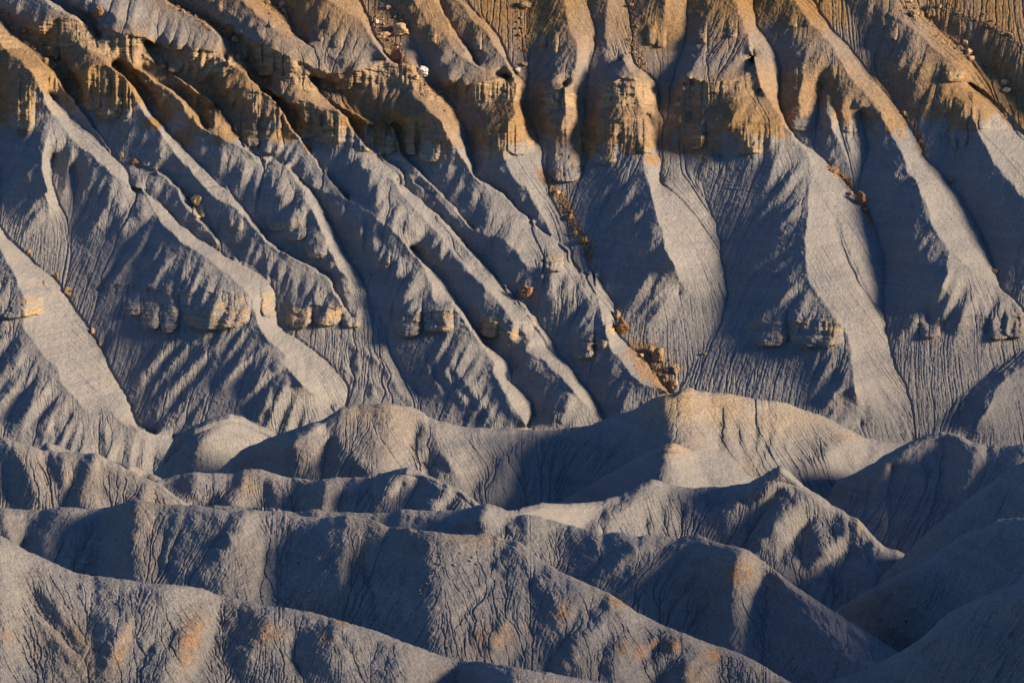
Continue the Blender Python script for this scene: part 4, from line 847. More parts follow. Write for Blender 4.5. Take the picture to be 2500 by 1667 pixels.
        ver = np.clip(tv / 0.8, 0, 1) ** 1.3 * np.clip((bot - V[s]) / 5.0 + .3, 0, 1)
        shp = lat * ver
        lower = np.clip((tv - 0.30) * 3, 0, 1) * np.clip(shp * 4, 0, 1)
        q[s] += bul * shp + lower * (0.5 * chip[s] - 0.5 * flute[s]) * (0.5 + tint)
        hard[s] = np.maximum(hard[s], lower * min(1, tint + .35))
        rock[s] = np.maximum(rock[s], np.clip(lower * tint * np.clip(0.75 + 0.9 * blot[s] + 0.25 * du, 0, 1.2) + 0.25 * chip[s] * lower, 0, 1))
    D0 = np.array(ray(U, V)[1]); D0 = (ZB - MS * YB) / (D0 - MS)      # inclined plane
    scale = D0 / FPX
    Y = D0 - (r + q) * scale * 1.0
    tx, tz = ray(U, V)
    P = np.stack([Y * tx, Y, CAMZ + Y * tz], -1)
    N = normals(P)
    # beds: thin ledges at constant height
    zb = P[..., 2] + 0.12 * vnoise((n, m), (8, 20), 21, 3)
    zi = np.linspace(zb.min() - 1, zb.max() + 1, 4000)
    bedr = np.random.default_rng(5)
    prof = smooth1(bedr.standard_normal(4000), 5) * 0.9
    for _ in range(26):
        c_ = bedr.uniform(zi[0], zi[-1]); prof -= bedr.uniform(1.5, 4.0) * np.exp(-((zi - c_) / 0.035) ** 2)
    patch = np.clip(vnoise((n, m), (12, 34), 22, 3) + 0.1, 0, 1)
    bed = np.interp(zb, zi, prof) * 0.018 * (0.06 + 0.5 * patch ** 2 + 1.8 * hard)
    # rills
    print('slope shaped', round(time.time() - T0, 1))
    vary = np.clip(0.75 + 0.55 * vnoise((n, m), (16, 36), 37, 3), 0.15, 1.6)
    carve = erode(P, N, 40000, 340, 4, 0.035, 31, wander=0.015, maxc=0.12, wid=0.5)
    carve = carve + vary * erode(P, N, 420000, 42, 2, 0.036, 36, wander=0.010, maxc=0.065, wid=0.4)
    carve *= (1 - 0.5 * hard)
    grain = 0.010 * vnoise((n, m), (n / 5, m / 5), 32, 3, 0.7)
    block = masonry(U + 2 * w1, V + r * 0.08 + w1) * 0.11 * hard
    carve = 0.68 * carve * (1 + 1.3 * np.clip(N[..., 0] * 1.3, 0, 1))
    P = P + N * (bed + grain + block - carve)[..., None]
    # brown cap: everything above the lower hard bed, ragged edge
    EDGE = [(-340, 330), (0, 318), (60, 322), (110, 230), (180, 250), (250, 295), (330, 292), (420, 300), (480, 312), (560, 340), (640, 350), (700, 322), (800, 352), (860, 345), (930, 372), (1040, 392), (1100, 390), (1230, 372), (1330, 400), (1420, 392), (1500, 385), (1600, 392), (1700, 400), (1830, 372), (1920, 320), (2000, 300), (2110, 305), (2250, 300), (2340, 320), (2500, 300), (2840, 300)]
    edge = arch(U, EDGE) + 1.3 * w1
    brown = np.clip((edge + 20 * blot + 2 * w1 - V) / 26, 0, 1) * (0.86 + 0.14 * np.clip(vnoise((n, m), (10, 24), 43, 4), -1, 1))
    # greyer shale between the two hard beds' benches, browner again near the top
    t1 = arch(U, TOP1)
    greyband = np.exp(-((V - (t1 - 45)) / 55.0) ** 2) * arch(U, [(-340, .9), (900, .8), (1100, .9), (1800, .9), (2000, .75), (2300, .4), (2840, .3)])
    brown = brown * (1 - 0.62 * greyband)
    brown *= arch(U, [(-340, 1), (200, 1), (2840, 1)])
    topgrey = np.clip((620 - U) / 300, 0, 1) * np.clip((t1 - V) / 40, 0, 1)
    brown *= (1 - 0.6 * topgrey)
    brown = np.clip(brown + 0.10 * vnoise((n, m), (14, 30), 41, 4) * (brown > 0.02), 0, 1)
    scree = np.zeros((n, m))
    for (c, pts, wid, cnt, lab, grp) in CHUTES:
        ox, oy = OFF[c]
        D = dense(np.array([(ox + x / CROP, oy + y / CROP) for x, y in pts]), 3.0)
        w_ = wid / CROP * 0.75
        j0 = max(0, int((D[:, 0].min() - 3 * w_ - u0) / STEP)); j1 = min(m, int((D[:, 0].max() + 3 * w_ - u0) / STEP) + 1)
        i0 = max(0, int((D[:, 1].min() - 3 * w_ - v0) / STEP)); i1 = min(n, int((D[:, 1].max() + 3 * w_ - v0) / STEP) + 1)
        best = np.full((i1 - i0, j1 - j0), 1e9)
        for p_ in D:
            best = np.minimum(best, (U[i0:i1, j0:j1] - p_[0]) ** 2 + (V[i0:i1, j0:j1] - p_[1]) ** 2)
        scree[i0:i1, j0:j1] = np.maximum(scree[i0:i1, j0:j1], np.clip(1.25 - np.sqrt(best) / w_ + 0.5 * blot[i0:i1, j0:j1], 0, 0.85))
    brown = np.maximum(brown, 0.8 * scree)
    o = mesh_object('slope', P, SHALE, dict(brown=brown, rock=np.clip(rock, 0, 1) * np.clip(0.75 + 0.4 * chip, 0, 1), red=0.45 * scree, salt=np.clip(vnoise((n, m), (20, 40), 42, 3) - 1.0, 0, 1)))
    tag(o, kind='structure')
    return dict(P=P, U=U[0], V=V[:, 0], N=N)

SLOPE = build_slope()
print('slope', round(time.time() - T0, 1))

# ------------------------------------------------------------------ foreground hills
REDS = {  # reddish oxidised patches: crop, x, y, rx, ry, tilt
 'M': [('D1', 1450,1250,90,190,.25), ('D1', 940,1280,55,140,.3), ('D1', 30,1210,60,50,0), ('D2', 740,1110,50,40,0), ('D2', 130,1200,70,80,0), ('D1', 2080,1180,80,70,0), ('D1', 560,1230,50,50,0), ('D2', 620,1230,50,50,0)],
 'F': [('D3', 1380,1290,80,60,.5), ('D3', 1140,1350,70,70,.3), ('D3', 1235,1270,40,40,0), ('D3', 1010,1280,50,50,0), ('D3', 1680,1370,80,70,.3), ('D3', 520,1420,30,25,0), ('D3', 520,1020,80,80,0), ('D3', 880,1430,35,35,0), ('D3', 60,1200,110,80,0), ('D2', 1850,1220,120,60,0), ('D3', 980,950,70,30,0)],
 'G': [('D3', 1880,740,120,110,0)],
 'K': [('D4', 1220,1540,160,40,0)],
}
YELLOW = {'C': [('C3', 1400,740,260,190,.85), ('C3', 1750,760,300,170,.6), ('C4', 250,850,500,160,.4), ('C4', 850,980,120,50,.5), ('C3', 1500,1000,250,120,.25), ('C2', 900,800,350,90,.3), ('C3', 300,1090,150,80,.25)],
 'H': [('D4', 930,350,60,60,.4), ('C4', 60,1480,120,60,.3)], 'F': [('D2', 1800,470,200,60,.4), ('D3', 960,920,120,60,.5), ('D2', 850,600,200,150,.2)], 'E': [('D2', 20,80,70,60,.4), ('C1', 1880,1330,70,90,.3)], 'G': [('D3', 1900,720,120,120,.3)]}
YELLOW['N'] = [('C3', 1400,1060,150,70,.6)]
YELLOW['O'] = [('C3', 300,1060,160,60,.3)]
SALTY = {'E': 1.0, 'D': .8, 'F': .9, 'C': .35, 'G': .3, 'M': .5}

def build_hill(h, tagname, seed):
    STEP = 1.5
    crest = smooth_line(h['crest'], 9, 0.7)
    crest = crest[np.argsort(crest[:, 0], kind='stable')]
    d0, d1 = h.get('drop', (.5, .5))
    ua, ub = crest[0, 0], crest[-1, 0]
    left = max(-340, ua - 110) if ua > 5 else -340
    right = min(2840, ub + 110) if ub < W - 60 else 2840
    m = int((right - left) / STEP)
    U = np.linspace(left, right, m)
    keep = np.concatenate([[True], np.diff(crest[:, 0]) > 0.05])
    cu, cv = crest[keep, 0], crest[keep, 1]
    vc = np.interp(U, cu, cv)
    vc = np.where(U < ua, crest[0, 1] + d0 * (ua - U), vc)
    vc = np.where(U > ub, crest[-1, 1] + d1 * (U - ub), vc)
    yk = np.array(h['Y'], float)
    Yc = smooth1(np.interp(U, yk[:, 0], yk[:, 1]), 121)
    Yc = Yc + 0.5 * vnoise((2, m), (1, m / 110), seed + 3, 2)[0]
    R = h['R']; tanf = math.tan(math.radians(h['slope']))
    tzc = ray(U, vc)[1]
    pxm = Yc.mean() / FPX
    front = h['down'] * pxm / (tanf + 0.2)
    ds = STEP * pxm / (tanf + 0.2)
    nf = int(front / ds)
    sf = np.linspace(0, front, nf)
    sb = -np.cumsum(np.linspace(ds * .8, ds * 5, 55))[::-1]
    s = np.concatenate([sb, sf])[:, None]
    n = len(s)
    dep = -tzc[None]
    mf = tanf + dep; mb = np.maximum(tanf * 0.95 - dep, 0.25)
    hyp = np.sqrt(s * s + R * R) - R
    p = np.where(s >= 0, mf, mb) * hyp
    Y = Yc[None] - s
    tz = tzc[None] - p / Y
    V = tz_to_v(tz)
    # away from the crest the face forgets the crest's small bumps
    pad = 60
    kk = np.exp(-0.5 * (np.arange(-pad * 2, pad * 2 + 1) / pad) ** 2); kk /= kk.sum()
    vcs = np.convolve(np.pad(vc, 2 * pad, mode='edge'), kk, 'valid')
    ps = np.maximum(V - vcs[None], 0) * pxm
    ss = np.sqrt((ps / (tanf + 0.2) + R) ** 2 - R * R)
    wc = np.exp(-np.maximum(V - vc[None], 0) / 45.0)
    Y = np.where(s < 0, Y, wc * Y + (1 - wc) * (Yc[None] - ss))
    Vr = np.where(s < 0, vc[None], V)
    UU = U[None] + np.zeros((n, 1))
    box = (left, vc.min() - 30, right, vc.max() + h['down'])
    r = relief(box, h['SR'], h['SG'], h.get('Sr', ()), h.get('Sg', ()), k=h['k'] * (0.8 if tagname in 'FM' else 0.92), rmin=8, rmax=120, ksub=0.5, soft=2.2, soft2=1.6, fine=(46, 20, 0.42, seed + 30, 1.2))
    r = sample(r, box, UU, Vr)
    r = r * np.clip(0.55 + np.maximum(s, 0) / 2.0, 0.55, 1)
    Yd = Y - r * (Y / FPX)
    tx, _ = ray(UU, V)
    P = np.stack([Yd * tx, Yd, CAMZ + Yd * tz], -1)
    N = normals(P)
    vary = np.clip(0.75 + 0.55 * vnoise((n, m), (n / 90, m / 90), seed + 12, 3), 0.15, 1.6)
    carve = erode(P, N, int(n * m / 130), 320, 5, 0.024, seed + 4, wander=0.025, maxc=0.085, wid=0.4)
    P = P - N * ((0.4 if tagname in 'FM' else 0.7) * carve * np.clip((V - vc[None]) / 40.0, 0, 1) * (s >= 0))[..., None]
    N = normals(P)
    carve = erode(P, N, int(n * m / 60), 160, 4, 0.015, seed, wander=0.02, maxc=0.045, wid=0.4)
    carve = carve + vary * erode(P, N, int(n * m / 8), 30, 2, 0.030, seed + 2, wander=0.012, maxc=0.055, wid=0.4)
    below = np.clip((V - vc[None]) / 26.0, 0, 1) * (s >= 0)
    lump = 0.05 * vnoise((n, m), (n / 40, m / 40), seed + 8, 3, 0.5)
    grain = 0.008 * vnoise((n, m), (n / 5, m / 5), seed + 9, 3, 0.7)
    P = P + N * (-0.55 * carve * (0.2 + 0.8 * below) + (lump * below) + grain)[..., None]
    red = np.zeros((n, m))
    for (c, x, y, rx, ry, tilt) in REDS.get(tagname, ()):
        ox, oy = OFF[c]
        du = (UU - ox - x / CROP) / (rx / CROP); dv = (V - oy - y / CROP) / (ry / CROP)
        du = du + tilt * dv * ry / rx
        red = np.maximum(red, np.exp(-(du * du + dv * dv) * 1.1))
    red = np.clip(red * (0.8 + 0.35 * vnoise((n, m), (n / 12, m / 12), seed + 5, 3)), 0, 0.9) * (s >= -1)
    yel = np.zeros((n, m))
    for (c, x, y, rx, ry, am) in YELLOW.get(tagname, ()):
        ox, oy = OFF[c]
        yel = np.maximum(yel, am * np.exp(-((UU - ox - x / CROP) * CROP / rx) ** 2 - ((V - oy - y / CROP) * CROP / ry) ** 2))
    salt = np.clip(vnoise((n, m), (n / 60, m / 60), seed + 6, 3) - 0.25, 0, 1) * SALTY.get(tagname, .2)
    o = mesh_object(h['name'], P, SHALE, dict(brown=np.clip(0.25 * yel + 0.12 * vnoise((n, m), (n / 90, m / 90), seed + 7, 3), 0, .6), rock=np.clip(yel, 0, 1), red=red, salt=salt))
    tag(o, kind='structure')
    return dict(P=P, U=U, V=Vr, s=s[:, 0], tag=tagname)

HT = {}
for k_, (h_, nm_) in enumerate(zip(HILLS, ['B', 'C', 'N', 'I', 'D0', 'D1', 'E', 'D', 'H', 'J', 'K', 'G', 'F', 'M', 'L'])):
    HT[nm_] = build_hill(h_, nm_, 100 + 17 * k_)
    print('hill', nm_, HT[nm_]['P'].shape, round(time.time() - T0, 1))

# the ground under and around everything
gx = np.linspace(-1500, 1500, 61); gy = np.linspace(-600, 2400, 61)
GX, GY = np.meshgrid(gx, gy)
GZ = 4.0 + 0 * GX
z0 = np.zeros_like(GX)
tag(mesh_object('ground', np.stack([GX, GY, GZ], -1), SHALE, dict(brown=z0, rock=z0, red=z0, salt=z0)), kind='structure')

# unseen ridge added beyond the right edge to dim sunlight over the foreground
def add_shade_ridge():
    n, m = 150, 110
    x = np.linspace(-75, 75, m)[None]; y = np.linspace(-120, 330, n)[:, None]
    cx = 172 + 5 * np.sin(y / 23.0) + 0 * x
    top = np.interp(y, [-120, 60, 95, 120, 150, 185, 330], [79, 81, 79, 71, 60, 55, 52]) + 1.5 * np.sin(y / 9.0) + 0 * x  # crest height set by how much sun it blocks
    z = np.maximum(top - 0.85 * (np.sqrt(x * x + 9) - 3) + 2.5 * vnoise((n, m), (22, 9), 77, 4, 0.5) * np.clip(np.abs(x) / 10, .1, 1), 3.0)
    P = np.stack([cx + x, y + 0 * x, z], -1)
    z0 = np.zeros((n, m))
    tag(mesh_object('shade_ridge', P, SHALE, dict(brown=z0, rock=z0, red=z0, salt=z0)), kind='structure')
add_shade_ridge()

# ------------------------------------------------------------------ rocks and shrubs
import bmesh

def on_slope(u, v):
    j = int(np.clip(np.searchsorted(SLOPE['U'], u), 0, len(SLOPE['U']) - 1))
    i = int(np.clip(np.searchsorted(SLOPE['V'], v), 0, len(SLOPE['V']) - 1))
    return Vector(SLOPE['P'][i, j]), Vector(SLOPE['N'][i, j])

def on_hill(t, u, v):
    h = HT[t]
    j = int(np.clip(np.searchsorted(h['U'], u), 0, len(h['U']) - 1))
    f = np.where(h['s'] >= 0)[0]
    i = f[int(np.argmin(np.abs(h['V'][f, j] - v)))]
    P = h['P']
    a_ = P[i, min(j + 2, P.shape[1] - 1)] - P[i, max(j - 2, 0)]; b_ = P[min(i + 2, P.shape[0] - 1), j] - P[i - 2, j]
    n_ = np.cross(a_, b_); n_ = n_ if n_[2] > 0 else -n_
    return Vector(P[i, j]), Vector(n_ / np.linalg.norm(n_))

def rock_mesh(name, seed, dims, mat, detail=3, knobby=0.10):
    """a broken block: hull of random points, edges chipped, faces roughened"""
    r = random.Random(seed)
    bm = bmesh.new()
    for _ in range(r.randint(13, 19)):
        d = Vector((r.gauss(0, 1), r.gauss(0, 1), r.gauss(0, 1))).normalized()
        k = max(abs(c) for c in d)
        d = d * (0.45 + 0.55 / k) * r.uniform(0.80, 1.0) * 0.56
        bm.verts.new((d.x, d.y, d.z))
    res = bmesh.ops.convex_hull(bm, input=bm.verts)
    dead = list({g for g in res['geom_interior'] + res['geom_unused'] if isinstance(g, bmesh.types.BMVert)})
    if dead: bmesh.ops.delete(bm, geom=dead, context='VERTS')
    bmesh.ops.dissolve_limit(bm, angle_limit=math.radians(14), verts=bm.verts, edges=bm.edges)
    bmesh.ops.bevel(bm, geom=list(bm.edges), offset=0.05, segments=1, profile=0.6, affect='EDGES')
    bmesh.ops.triangulate(bm, faces=bm.faces)
    for _ in range(detail):
        bmesh.ops.subdivide_edges(bm, edges=[e_ for e_ in bm.edges if e_.calc_length() > 0.09], cuts=1, use_grid_fill=True)
        bmesh.ops.triangulate(bm, faces=bm.faces)
    off = Vector((seed * 3.1, seed * 1.7, 0))
    for v_ in bm.verts:
        n_ = mnoise.noise(v_.co * 3.2 + off) * knobby + mnoise.noise(v_.co * 8 + off) * knobby * .5
        bed = 0.02 * math.sin(v_.co.z * 26 + seed)
        v_.co += v_.co.normalized() * (n_ + bed)
        v_.co = Vector((v_.co.x * dims[0], v_.co.y * dims[1], v_.co.z * dims[2]))
    me = bpy.data.meshes.new(name); bm.to_mesh(me); bm.free()
    me.materials.append(mat)
    me.polygons.foreach_set('use_smooth', np.zeros(len(me.polygons), bool))
    return me

def put(name, me, p, n, rot, sink=0.22, size=1.0, lean=0.4):
    o = bpy.data.objects.new(name, me); scene.collection.objects.link(o)
    up = Vector((0, 0, 1)).lerp(n, lean).normalized()
    o.rotation_mode = 'QUATERNION'
    from mathutils import Quaternion
    o.rotation_quaternion = up.to_track_quat('Z', 'Y') @ Quaternion((0, 0, 1), rot)
    zd = max(abs(c[2]) for c in me_bounds(me)) * size
    o.location = p + n * zd * (1 - 2 * sink)
    o.scale = (size, size, size)
    return o

_mb = {}
def me_bounds(me):
    if me.name not in _mb:
        co = np.empty(len(me.vertices) * 3, np.float32); me.vertices.foreach_get('co', co)
        co = co.reshape(-1, 3); _mb[me.name] = [tuple(co.min(0)), tuple(co.max(0))]
    return _mb[me.name]

# single boulders: crop, x, y, width, height in crop pixels, material, turn, label
BOULDERS = [
 ('A1', 762, 100, 100, 82, RUST, .3, "rusty angular boulder lying alone on the smooth upper left slope"),
 ('A1', 432, 420, 125, 110, RUST, .9, "big dark rust block at the foot of the upper left rubble gully"),
 ('A1', 345, 480, 70, 60, TANR, .2, "tan broken rock just below the dark rust block in the left gully"),
 ('A1', 1775, 245, 150, 135, RUST, .5, "large rust brown boulder at the lower end of a thin rubble strip"),
 ('A1', 1800, 308, 80, 46, PALE, 1.3, "orange chunk tucked beneath the large rust boulder of the rubble strip"),
 ('A2', 1190, 245, 175, 105, PALE, .35, "largest pale orange boulder, flat topped and tilted, above the middle cliff"),
 ('A2', 1052, 292, 138, 90, PALE, .1, "pale orange square boulder left of the largest tilted one"),
 ('A2', 1332, 562, 112, 88, GREY, .8, "white and grey boulder beside the cliff corner, only whitish one"),
 ('A2', 1300, 600, 50, 40, PALE, .5, "small orange rock touching the white boulder from below"),
 ('A2', 305, 82, 58, 56, PALE, .2, "pale orange boulder in the rubble at the top, lowest of two"),
 ('A2', 285, 32, 64, 52, PALE, 1.2, "orange boulder at the top edge, above the pale orange one"),
 ('A2', 160, 30, 50, 46, TANR, .4, "tan boulder at the top edge, left of the orange ones"),
 ('A2', 1160, 440, 130, 90, RUST, .6, "dark brown boulder directly under the two pale orange boulders"),
 ('A2', 1080, 400, 70, 44, TANR, 1.0, "flat tan rock wedged left of the dark brown boulder"),
 ('A2', 1092, 66, 52, 42, PALE, .7, "small pale orange boulder high above the largest tilted boulder"),
 ('A2', 1000, 175, 44, 40, GREY, .3, "small grey rock sitting above the pale square boulder"),
 ('A3', 250, 46, 105, 62, TANR, .15, "flat brown slab in the gully at the top centre"),
 ('A3', 250, 495, 62, 44, TANR, .9, "brown rock in the gully right above the cliff shadow"),
 ('A3', 195, 545, 66, 44, GREY, .2, "grey flat rock left of the brown one in the central gully"),
 ('B3', 260, 988, 116, 122, RUST, .4, "rounded rust boulder perched alone on a shaded grey flank"),
 ('B3', 182, 978, 34, 32, TANR, .9, "small tan rock beside the lone rounded rust boulder"),
 ('B3', 1002, 1262, 108, 138, RUST, 1.1, "tall brown boulder in the gully right of the pointed outcrop"),
 ('B3', 960, 1160, 56, 80, TANR, .3, "narrow tan rock just above the tall brown gully boulder"),
 ('C3', 1275, 385, 130, 135, TANR, .5, "biggest brown boulder in the rock pile above the central hill"),
 ('C3', 1218, 340, 70, 70, TANR, .2, "brown boulder on the upper left shoulder of the rock pile"),
 ('C3', 1412, 480, 52, 110, TANR, .1, "upright tan block standing at the right of the rock pile"),
 ('C3', 1410, 580, 90, 60, PALE, .7, "pale tan block at the bottom of the rock pile"),
 ('C3', 1635, 350, 50, 36, TANR, .4, "small brown rock in the dark gully right of the rock pile"),
 ('A4', 1352, 116, 76, 56, PALE, .2, "orange square boulder at the top of the reddish scree"),
 ('A4', 1738, 336, 58, 50, PALE, .6, "round orange boulder midway down the reddish scree, upper of three"),
 ('A4', 1768, 402, 74, 56, PALE, 1.1, "broad orange boulder midway down the reddish scree, middle of three"),
 ('A4', 1790, 448, 60, 36, PALE, .3, "flat orange boulder midway down the reddish scree, lowest of three"),
 ('A4', 2045, 640, 76, 52, PALE, .9, "orange stacked boulder near the right edge, upper of two"),
 ('A4', 2060, 700, 84, 50, PALE, .4, "orange stacked boulder near the right edge, lower of two"),
 ('A4', 1545, 50, 40, 30, PALE, .5, "small orange rock at the top right beyond the scree"),
 ('A1', 548, 716, 54, 46, TANR, .2, "tan boulder in the dark cleft under the left cliffs"),
 ('A1', 930, 1190, 54, 46, TANR, .8, "tan rock in the left gully, left of the rust slab"),
 ('A1', 1032, 1232, 82, 42, RUST, .25, "rust slab lying at the head of a grey ridge"),
 ('B1', 1522, 290, 78, 90, TANR, .5, "weathered tan lump of rock on a left slope"),
 ('B1', 1440, 252, 46, 50, TANR, 1.0, "small brown rock up left of the weathered tan lump"),
 ('B1', 522, 985, 62, 74, TANR, .7, "brown rock beside the bend of the deep left gully"),
 ('B1', 432, 862, 44, 48, TANR, .1, "dark rock in the left gully, above the bend"),
 ('B1', 215, 680, 60, 40, TANR, .9, "dark flat rock high in the deep left gully"),
 ('B1', 705, 1285, 34, 56, PALE, .4, "thin orange rock on the lit edge of the left gully"),
 ('B1', 765, 1375, 36, 40, TANR, .4, "tan rock on the lit gully edge below the thin orange one"),
 ('B3', 590, 412, 64, 48, TANR, .3, "square tan boulder in the middle of the central rubble chute"),
 ('B3', 500, 226, 66, 44, PALE, .6, "orange tan boulder near the top of the central rubble chute"),
 ('B3', 640, 532, 50, 44, TANR, 1.2, "tan rock below the square boulder of the central chute"),
 ('B3', 712, 600, 60, 76, RUST, .2, "upright brown boulder at the bottom of the central chute"),
 ('B4', 740, 45, 112, 50, RUST, .5, "long rust slab on the rim of the bright pointed ridge"),
 ('B4', 860, 130, 44, 42, RUST, .2, "square rust block below the long slab on the bright ridge"),
 ('B4', 928, 290, 66, 132, RUST, .8, "tall dark rust boulder on the right rim of the bright ridge"),
 ('B4', 982, 360, 46, 42, RUST, .4, "small rust rock at the foot of the tall rust boulder"),
 ('B4', 860, 235, 62, 36, TANR, .4, "pale tan rock left of the tall rust boulder"),
 ('B4', 1972, 818, 50, 52, TANR, .6, "tan rock at the tip of the right bright ridge"),
 ('B4', 1640, 132, 36, 40, TANR, .1, "tan rock on the rim of the right bright ridge"),
]
for k_, (c, x, y, w_, h_, mat, rot, lab) in enumerate(BOULDERS):
    ox, oy = OFF[c]
    p, n_ = on_slope(ox + x / CROP, oy + y / CROP)
    s_ = p.y / FPX / CROP
    me = rock_mesh('boulder', 40 + k_, (w_ * s_ * .92, (w_ + h_) * .46 * s_, h_ * s_), mat)
    o = put('boulder', me, p, n_, (rot - .5) * 1.2, sink=0.24, lean=0.25)
    tag(o, lab, 'boulder')

# rubble: chutes of small rocks
LITTLE = [rock_mesh('rock', 300 + q, (1, random.uniform(.7, 1.2), random.uniform(.5, .85)), [RUST, TANR, TANR, PALE, RUST, TANR][q % 6], detail=1) for q in range(12)]
rr = random.Random(3)
pebbles = []
def along(pts, t):
    P = np.array(pts, float); L_ = np.concatenate([[0], np.hypot(*np.diff(P, axis=0).T).cumsum()])
    return np.interp(t * L_[-1], L_, P[:, 0]), np.interp(t * L_[-1], L_, P[:, 1])
for (c, pts, wid, cnt, lab, grp) in CHUTES:
    ox, oy = OFF[c]
    for q in range(cnt):
        x, y = along(pts, rr.random())
        x += rr.gauss(0, wid * .42); y += rr.gauss(0, wid * .3)
        p, n_ = on_slope(ox + x / CROP, oy + y / CROP)
        size = min(46, 15 * math.exp(abs(rr.gauss(0, .5)))) * p.y / FPX / CROP
        o = put('rock', rr.choice(LITTLE), p, n_, rr.uniform(0, 6.28), sink=.18, size=size, lean=.5)
        tag(o, lab, 'rock', grp)
    for q in range(cnt * 20):
        x, y = along(pts, rr.random())
        x += rr.gauss(0, wid * .5); y += rr.gauss(0, wid * .4)
        pebbles.append((ox + x / CROP, oy + y / CROP))
# grey clods that have rolled onto the near hillside
CLOD = [rock_mesh('clod', 500 + q, (1, .9, .7), SHALE, detail=1) for q in range(4)]
for (c, pts, wid, cnt) in [('D2', [(1510,600),(1440,740),(1370,830),(1330,890)], 40, 16), ('D2', [(1640,605),(1690,670),(1780,620),(1560,690)], 60, 7), ('D2', [(120,900),(250,930),(480,900),(540,720)], 40, 9), ('D1', [(640,690),(700,610)], 30, 4)]:
    ox, oy = OFF[c]
    for q in range(cnt):
        x, y = along(pts, (q + rr.random()) / cnt)
        x += rr.gauss(0, wid * .3); y += rr.gauss(0, wid * .3)
        p, n_ = on_hill('F', ox + x / CROP, oy + y / CROP)
        size = rr.uniform(18, 34) * p.y / FPX / CROP
        o = put('clod', rr.choice(CLOD), p, n_, rr.uniform(0, 6.28), sink=.3, size=size, lean=.5)
        tag(o, "small grey clod lying on the shaded near hillside", 'clod', "clods on the near hillside")

def gravel():
    V_, F_ = [], []
    r = np.random.default_rng(8)
    for (u, v) in pebbles:
        if not (-20 < u < W + 20): continue
        p, n_ = on_slope(u, v)
        s_ = r.uniform(2.2, 6.5) * p.y / FPX / CROP
        b_ = len(V_)
        dirs = [(1, 0, 0), (-1, 0, 0), (0, 1, 0), (0, -1, 0), (0, 0, 1), (0, 0, -1)]
        for d in dirs:
            V_.append(tuple(p + n_ * s_ * .3 + Vector(d) * s_ * r.uniform(.6, 1.2) + Vector(r.normal(0, .15, 3)) * s_))
        for f in ((0,2,4),(2,1,4),(1,3,4),(3,0,4),(2,0,5),(1,2,5),(3,1,5),(0,3,5)):
            F_.append(tuple(b_ + q for q in f))
    me = bpy.data.meshes.new('gravel'); me.from_pydata(V_, [], F_); me.update()
    me.materials.append(TANR)
    o = bpy.data.objects.new('gravel', me); scene.collection.objects.link(o)
    tag(o, "loose brown gravel scattered down the rubble gullies", 'gravel', kind='stuff')
gravel()

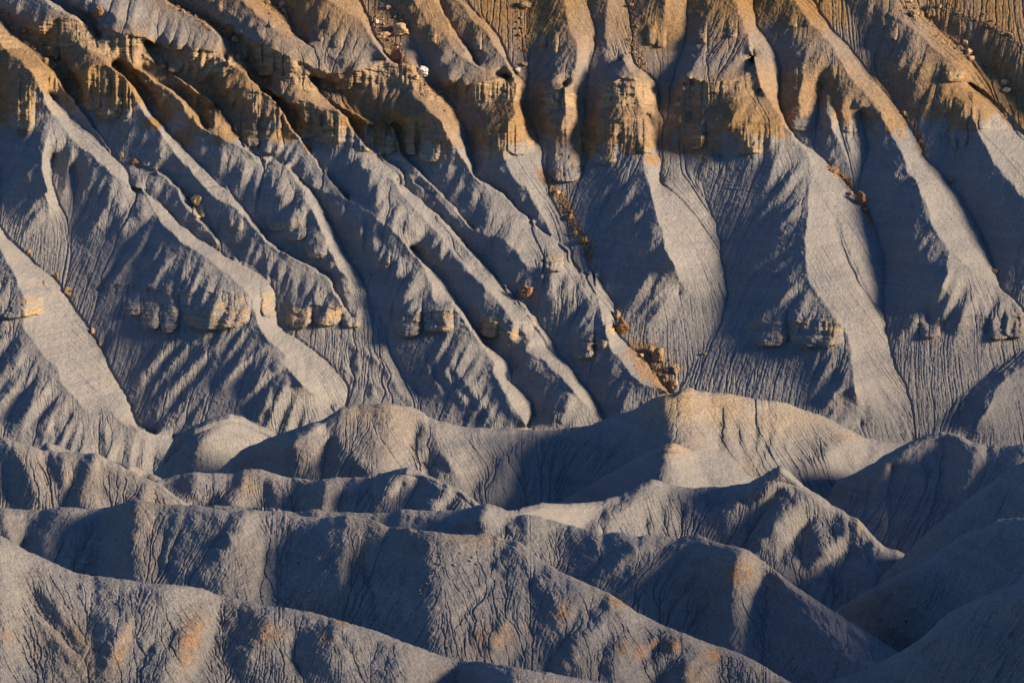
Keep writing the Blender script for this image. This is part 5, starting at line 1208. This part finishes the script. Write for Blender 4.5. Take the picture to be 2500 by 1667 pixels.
# dry shrubs on the foreground hills
def plain(name, col, rough=.8):
    m = bpy.data.materials.new(name); m.use_nodes = True
    t = m.node_tree; b = t.nodes["Principled BSDF"]
    n = node(t, 'ShaderNodeTexNoise'); n.inputs['Scale'].default_value = 9.0
    r = node(t, 'ShaderNodeValToRGB'); e_ = r.color_ramp.elements
    e_[0].color = (*[c * .6 for c in col], 1); e_[1].color = (*[c * 1.4 for c in col], 1)
    t.links.new(n.outputs['Fac'], r.inputs[0]); t.links.new(r.outputs[0], b.inputs['Base Color'])
    b.inputs['Roughness'].default_value = rough
    return m
LEAF = plain("dry_olive_leaf", (0.055, 0.055, 0.028)); TWIG = plain("dark_twig", (0.05, 0.035, 0.025))
def shrub_meshes(seed):
    r = random.Random(seed)
    tv, tf, lv, lf = [], [], [], []
    for q in range(34):
        az = r.uniform(0, 6.28); el = r.uniform(.25, 1.4); L_ = r.uniform(.5, 1.0)
        d = Vector((math.cos(az) * math.cos(el), math.sin(az) * math.cos(el), math.sin(el) * .8))
        side = d.cross(Vector((.1, .2, 1))).normalized() * .018
        b_ = len(tv); tv += [tuple(-side), tuple(side), tuple(d * L_ + side * .3), tuple(d * L_ - side * .3), tuple(d * L_ * .5 + Vector((0, 0, .03)))]
        tf += [(b_, b_ + 1, b_ + 4), (b_ + 1, b_ + 2, b_ + 4), (b_ + 2, b_ + 3, b_ + 4), (b_ + 3, b_, b_ + 4)]
        for k in range(9):
            c = d * L_ * r.uniform(.4, 1.05) + Vector((r.gauss(0, .05), r.gauss(0, .05), r.gauss(0, .05)))
            a1 = Vector((r.gauss(0, 1), r.gauss(0, 1), r.gauss(0, 1))).normalized() * .07
            a2 = a1.cross(Vector((r.gauss(0, 1), r.gauss(0, 1), r.gauss(0, 1)))).normalized() * .035
            b_ = len(lv); lv += [tuple(c - a1), tuple(c + a2), tuple(c + a1), tuple(c - a2)]; lf.append((b_, b_ + 1, b_ + 2, b_ + 3))
    out = []
    for nm, v_, f_, m_ in (('twigs', tv, tf, TWIG), ('leaves', lv, lf, LEAF)):
        me = bpy.data.meshes.new(nm); me.from_pydata(v_, [], f_); me.update(); me.materials.append(m_); out.append(me)
    return out
SHRUBS = [
 ('D1', 757, 462, 34, 'F', "small dark shrub alone on the left of the second hillside"),
 ('D2', 405, 655, 60, 'F', "wide dark shrub on the second hillside, left of its middle nose"),
 ('D3', 2022, 425, 46, 'H', "dark shrub in a shaded hollow below the pointed right hill"),
 ('D2', 1928, 925, 40, 'F', "olive shrub on the shaded slope right of the middle fan of rills"),
 ('D2', 975, 1148, 30, 'F', "small shrub just above the nearest crest, left of the fan of rills"),
 ('D2', 1485, 1145, 28, 'F', "small shrub near the foot of the fan of rills"),
 ('D4', 1300, 1100, 60, 'K', "dark shrub low in the shaded valley at the lower right"),
 ('D4', 1000, 1135, 34, 'K', "small dark shrub at the foot of the smooth blue hill, lower right"),
 ('D3', 1175, 885, 36, 'G', "dark shrub on the shaded flank left of the smooth blue hill"),
]
for k_, (c, x, y, w_, t_, lab) in enumerate(SHRUBS):
    ox, oy = OFF[c]
    p, n_ = on_hill(t_, ox + x / CROP, oy + y / CROP)
    root = bpy.data.objects.new('shrub', None); scene.collection.objects.link(root)
    root.location = p - n_ * .02
    s_ = w_ * .5 * p.y / FPX / CROP
    root.scale = (s_, s_, s_ * .9)
    tag(root, lab, 'shrub', "dry shrubs on the foreground hills")
    for me in shrub_meshes(700 + k_):
        q = bpy.data.objects.new(me.name.split('.')[0], me); scene.collection.objects.link(q); q.parent = root
print('things', round(time.time() - T0, 1))
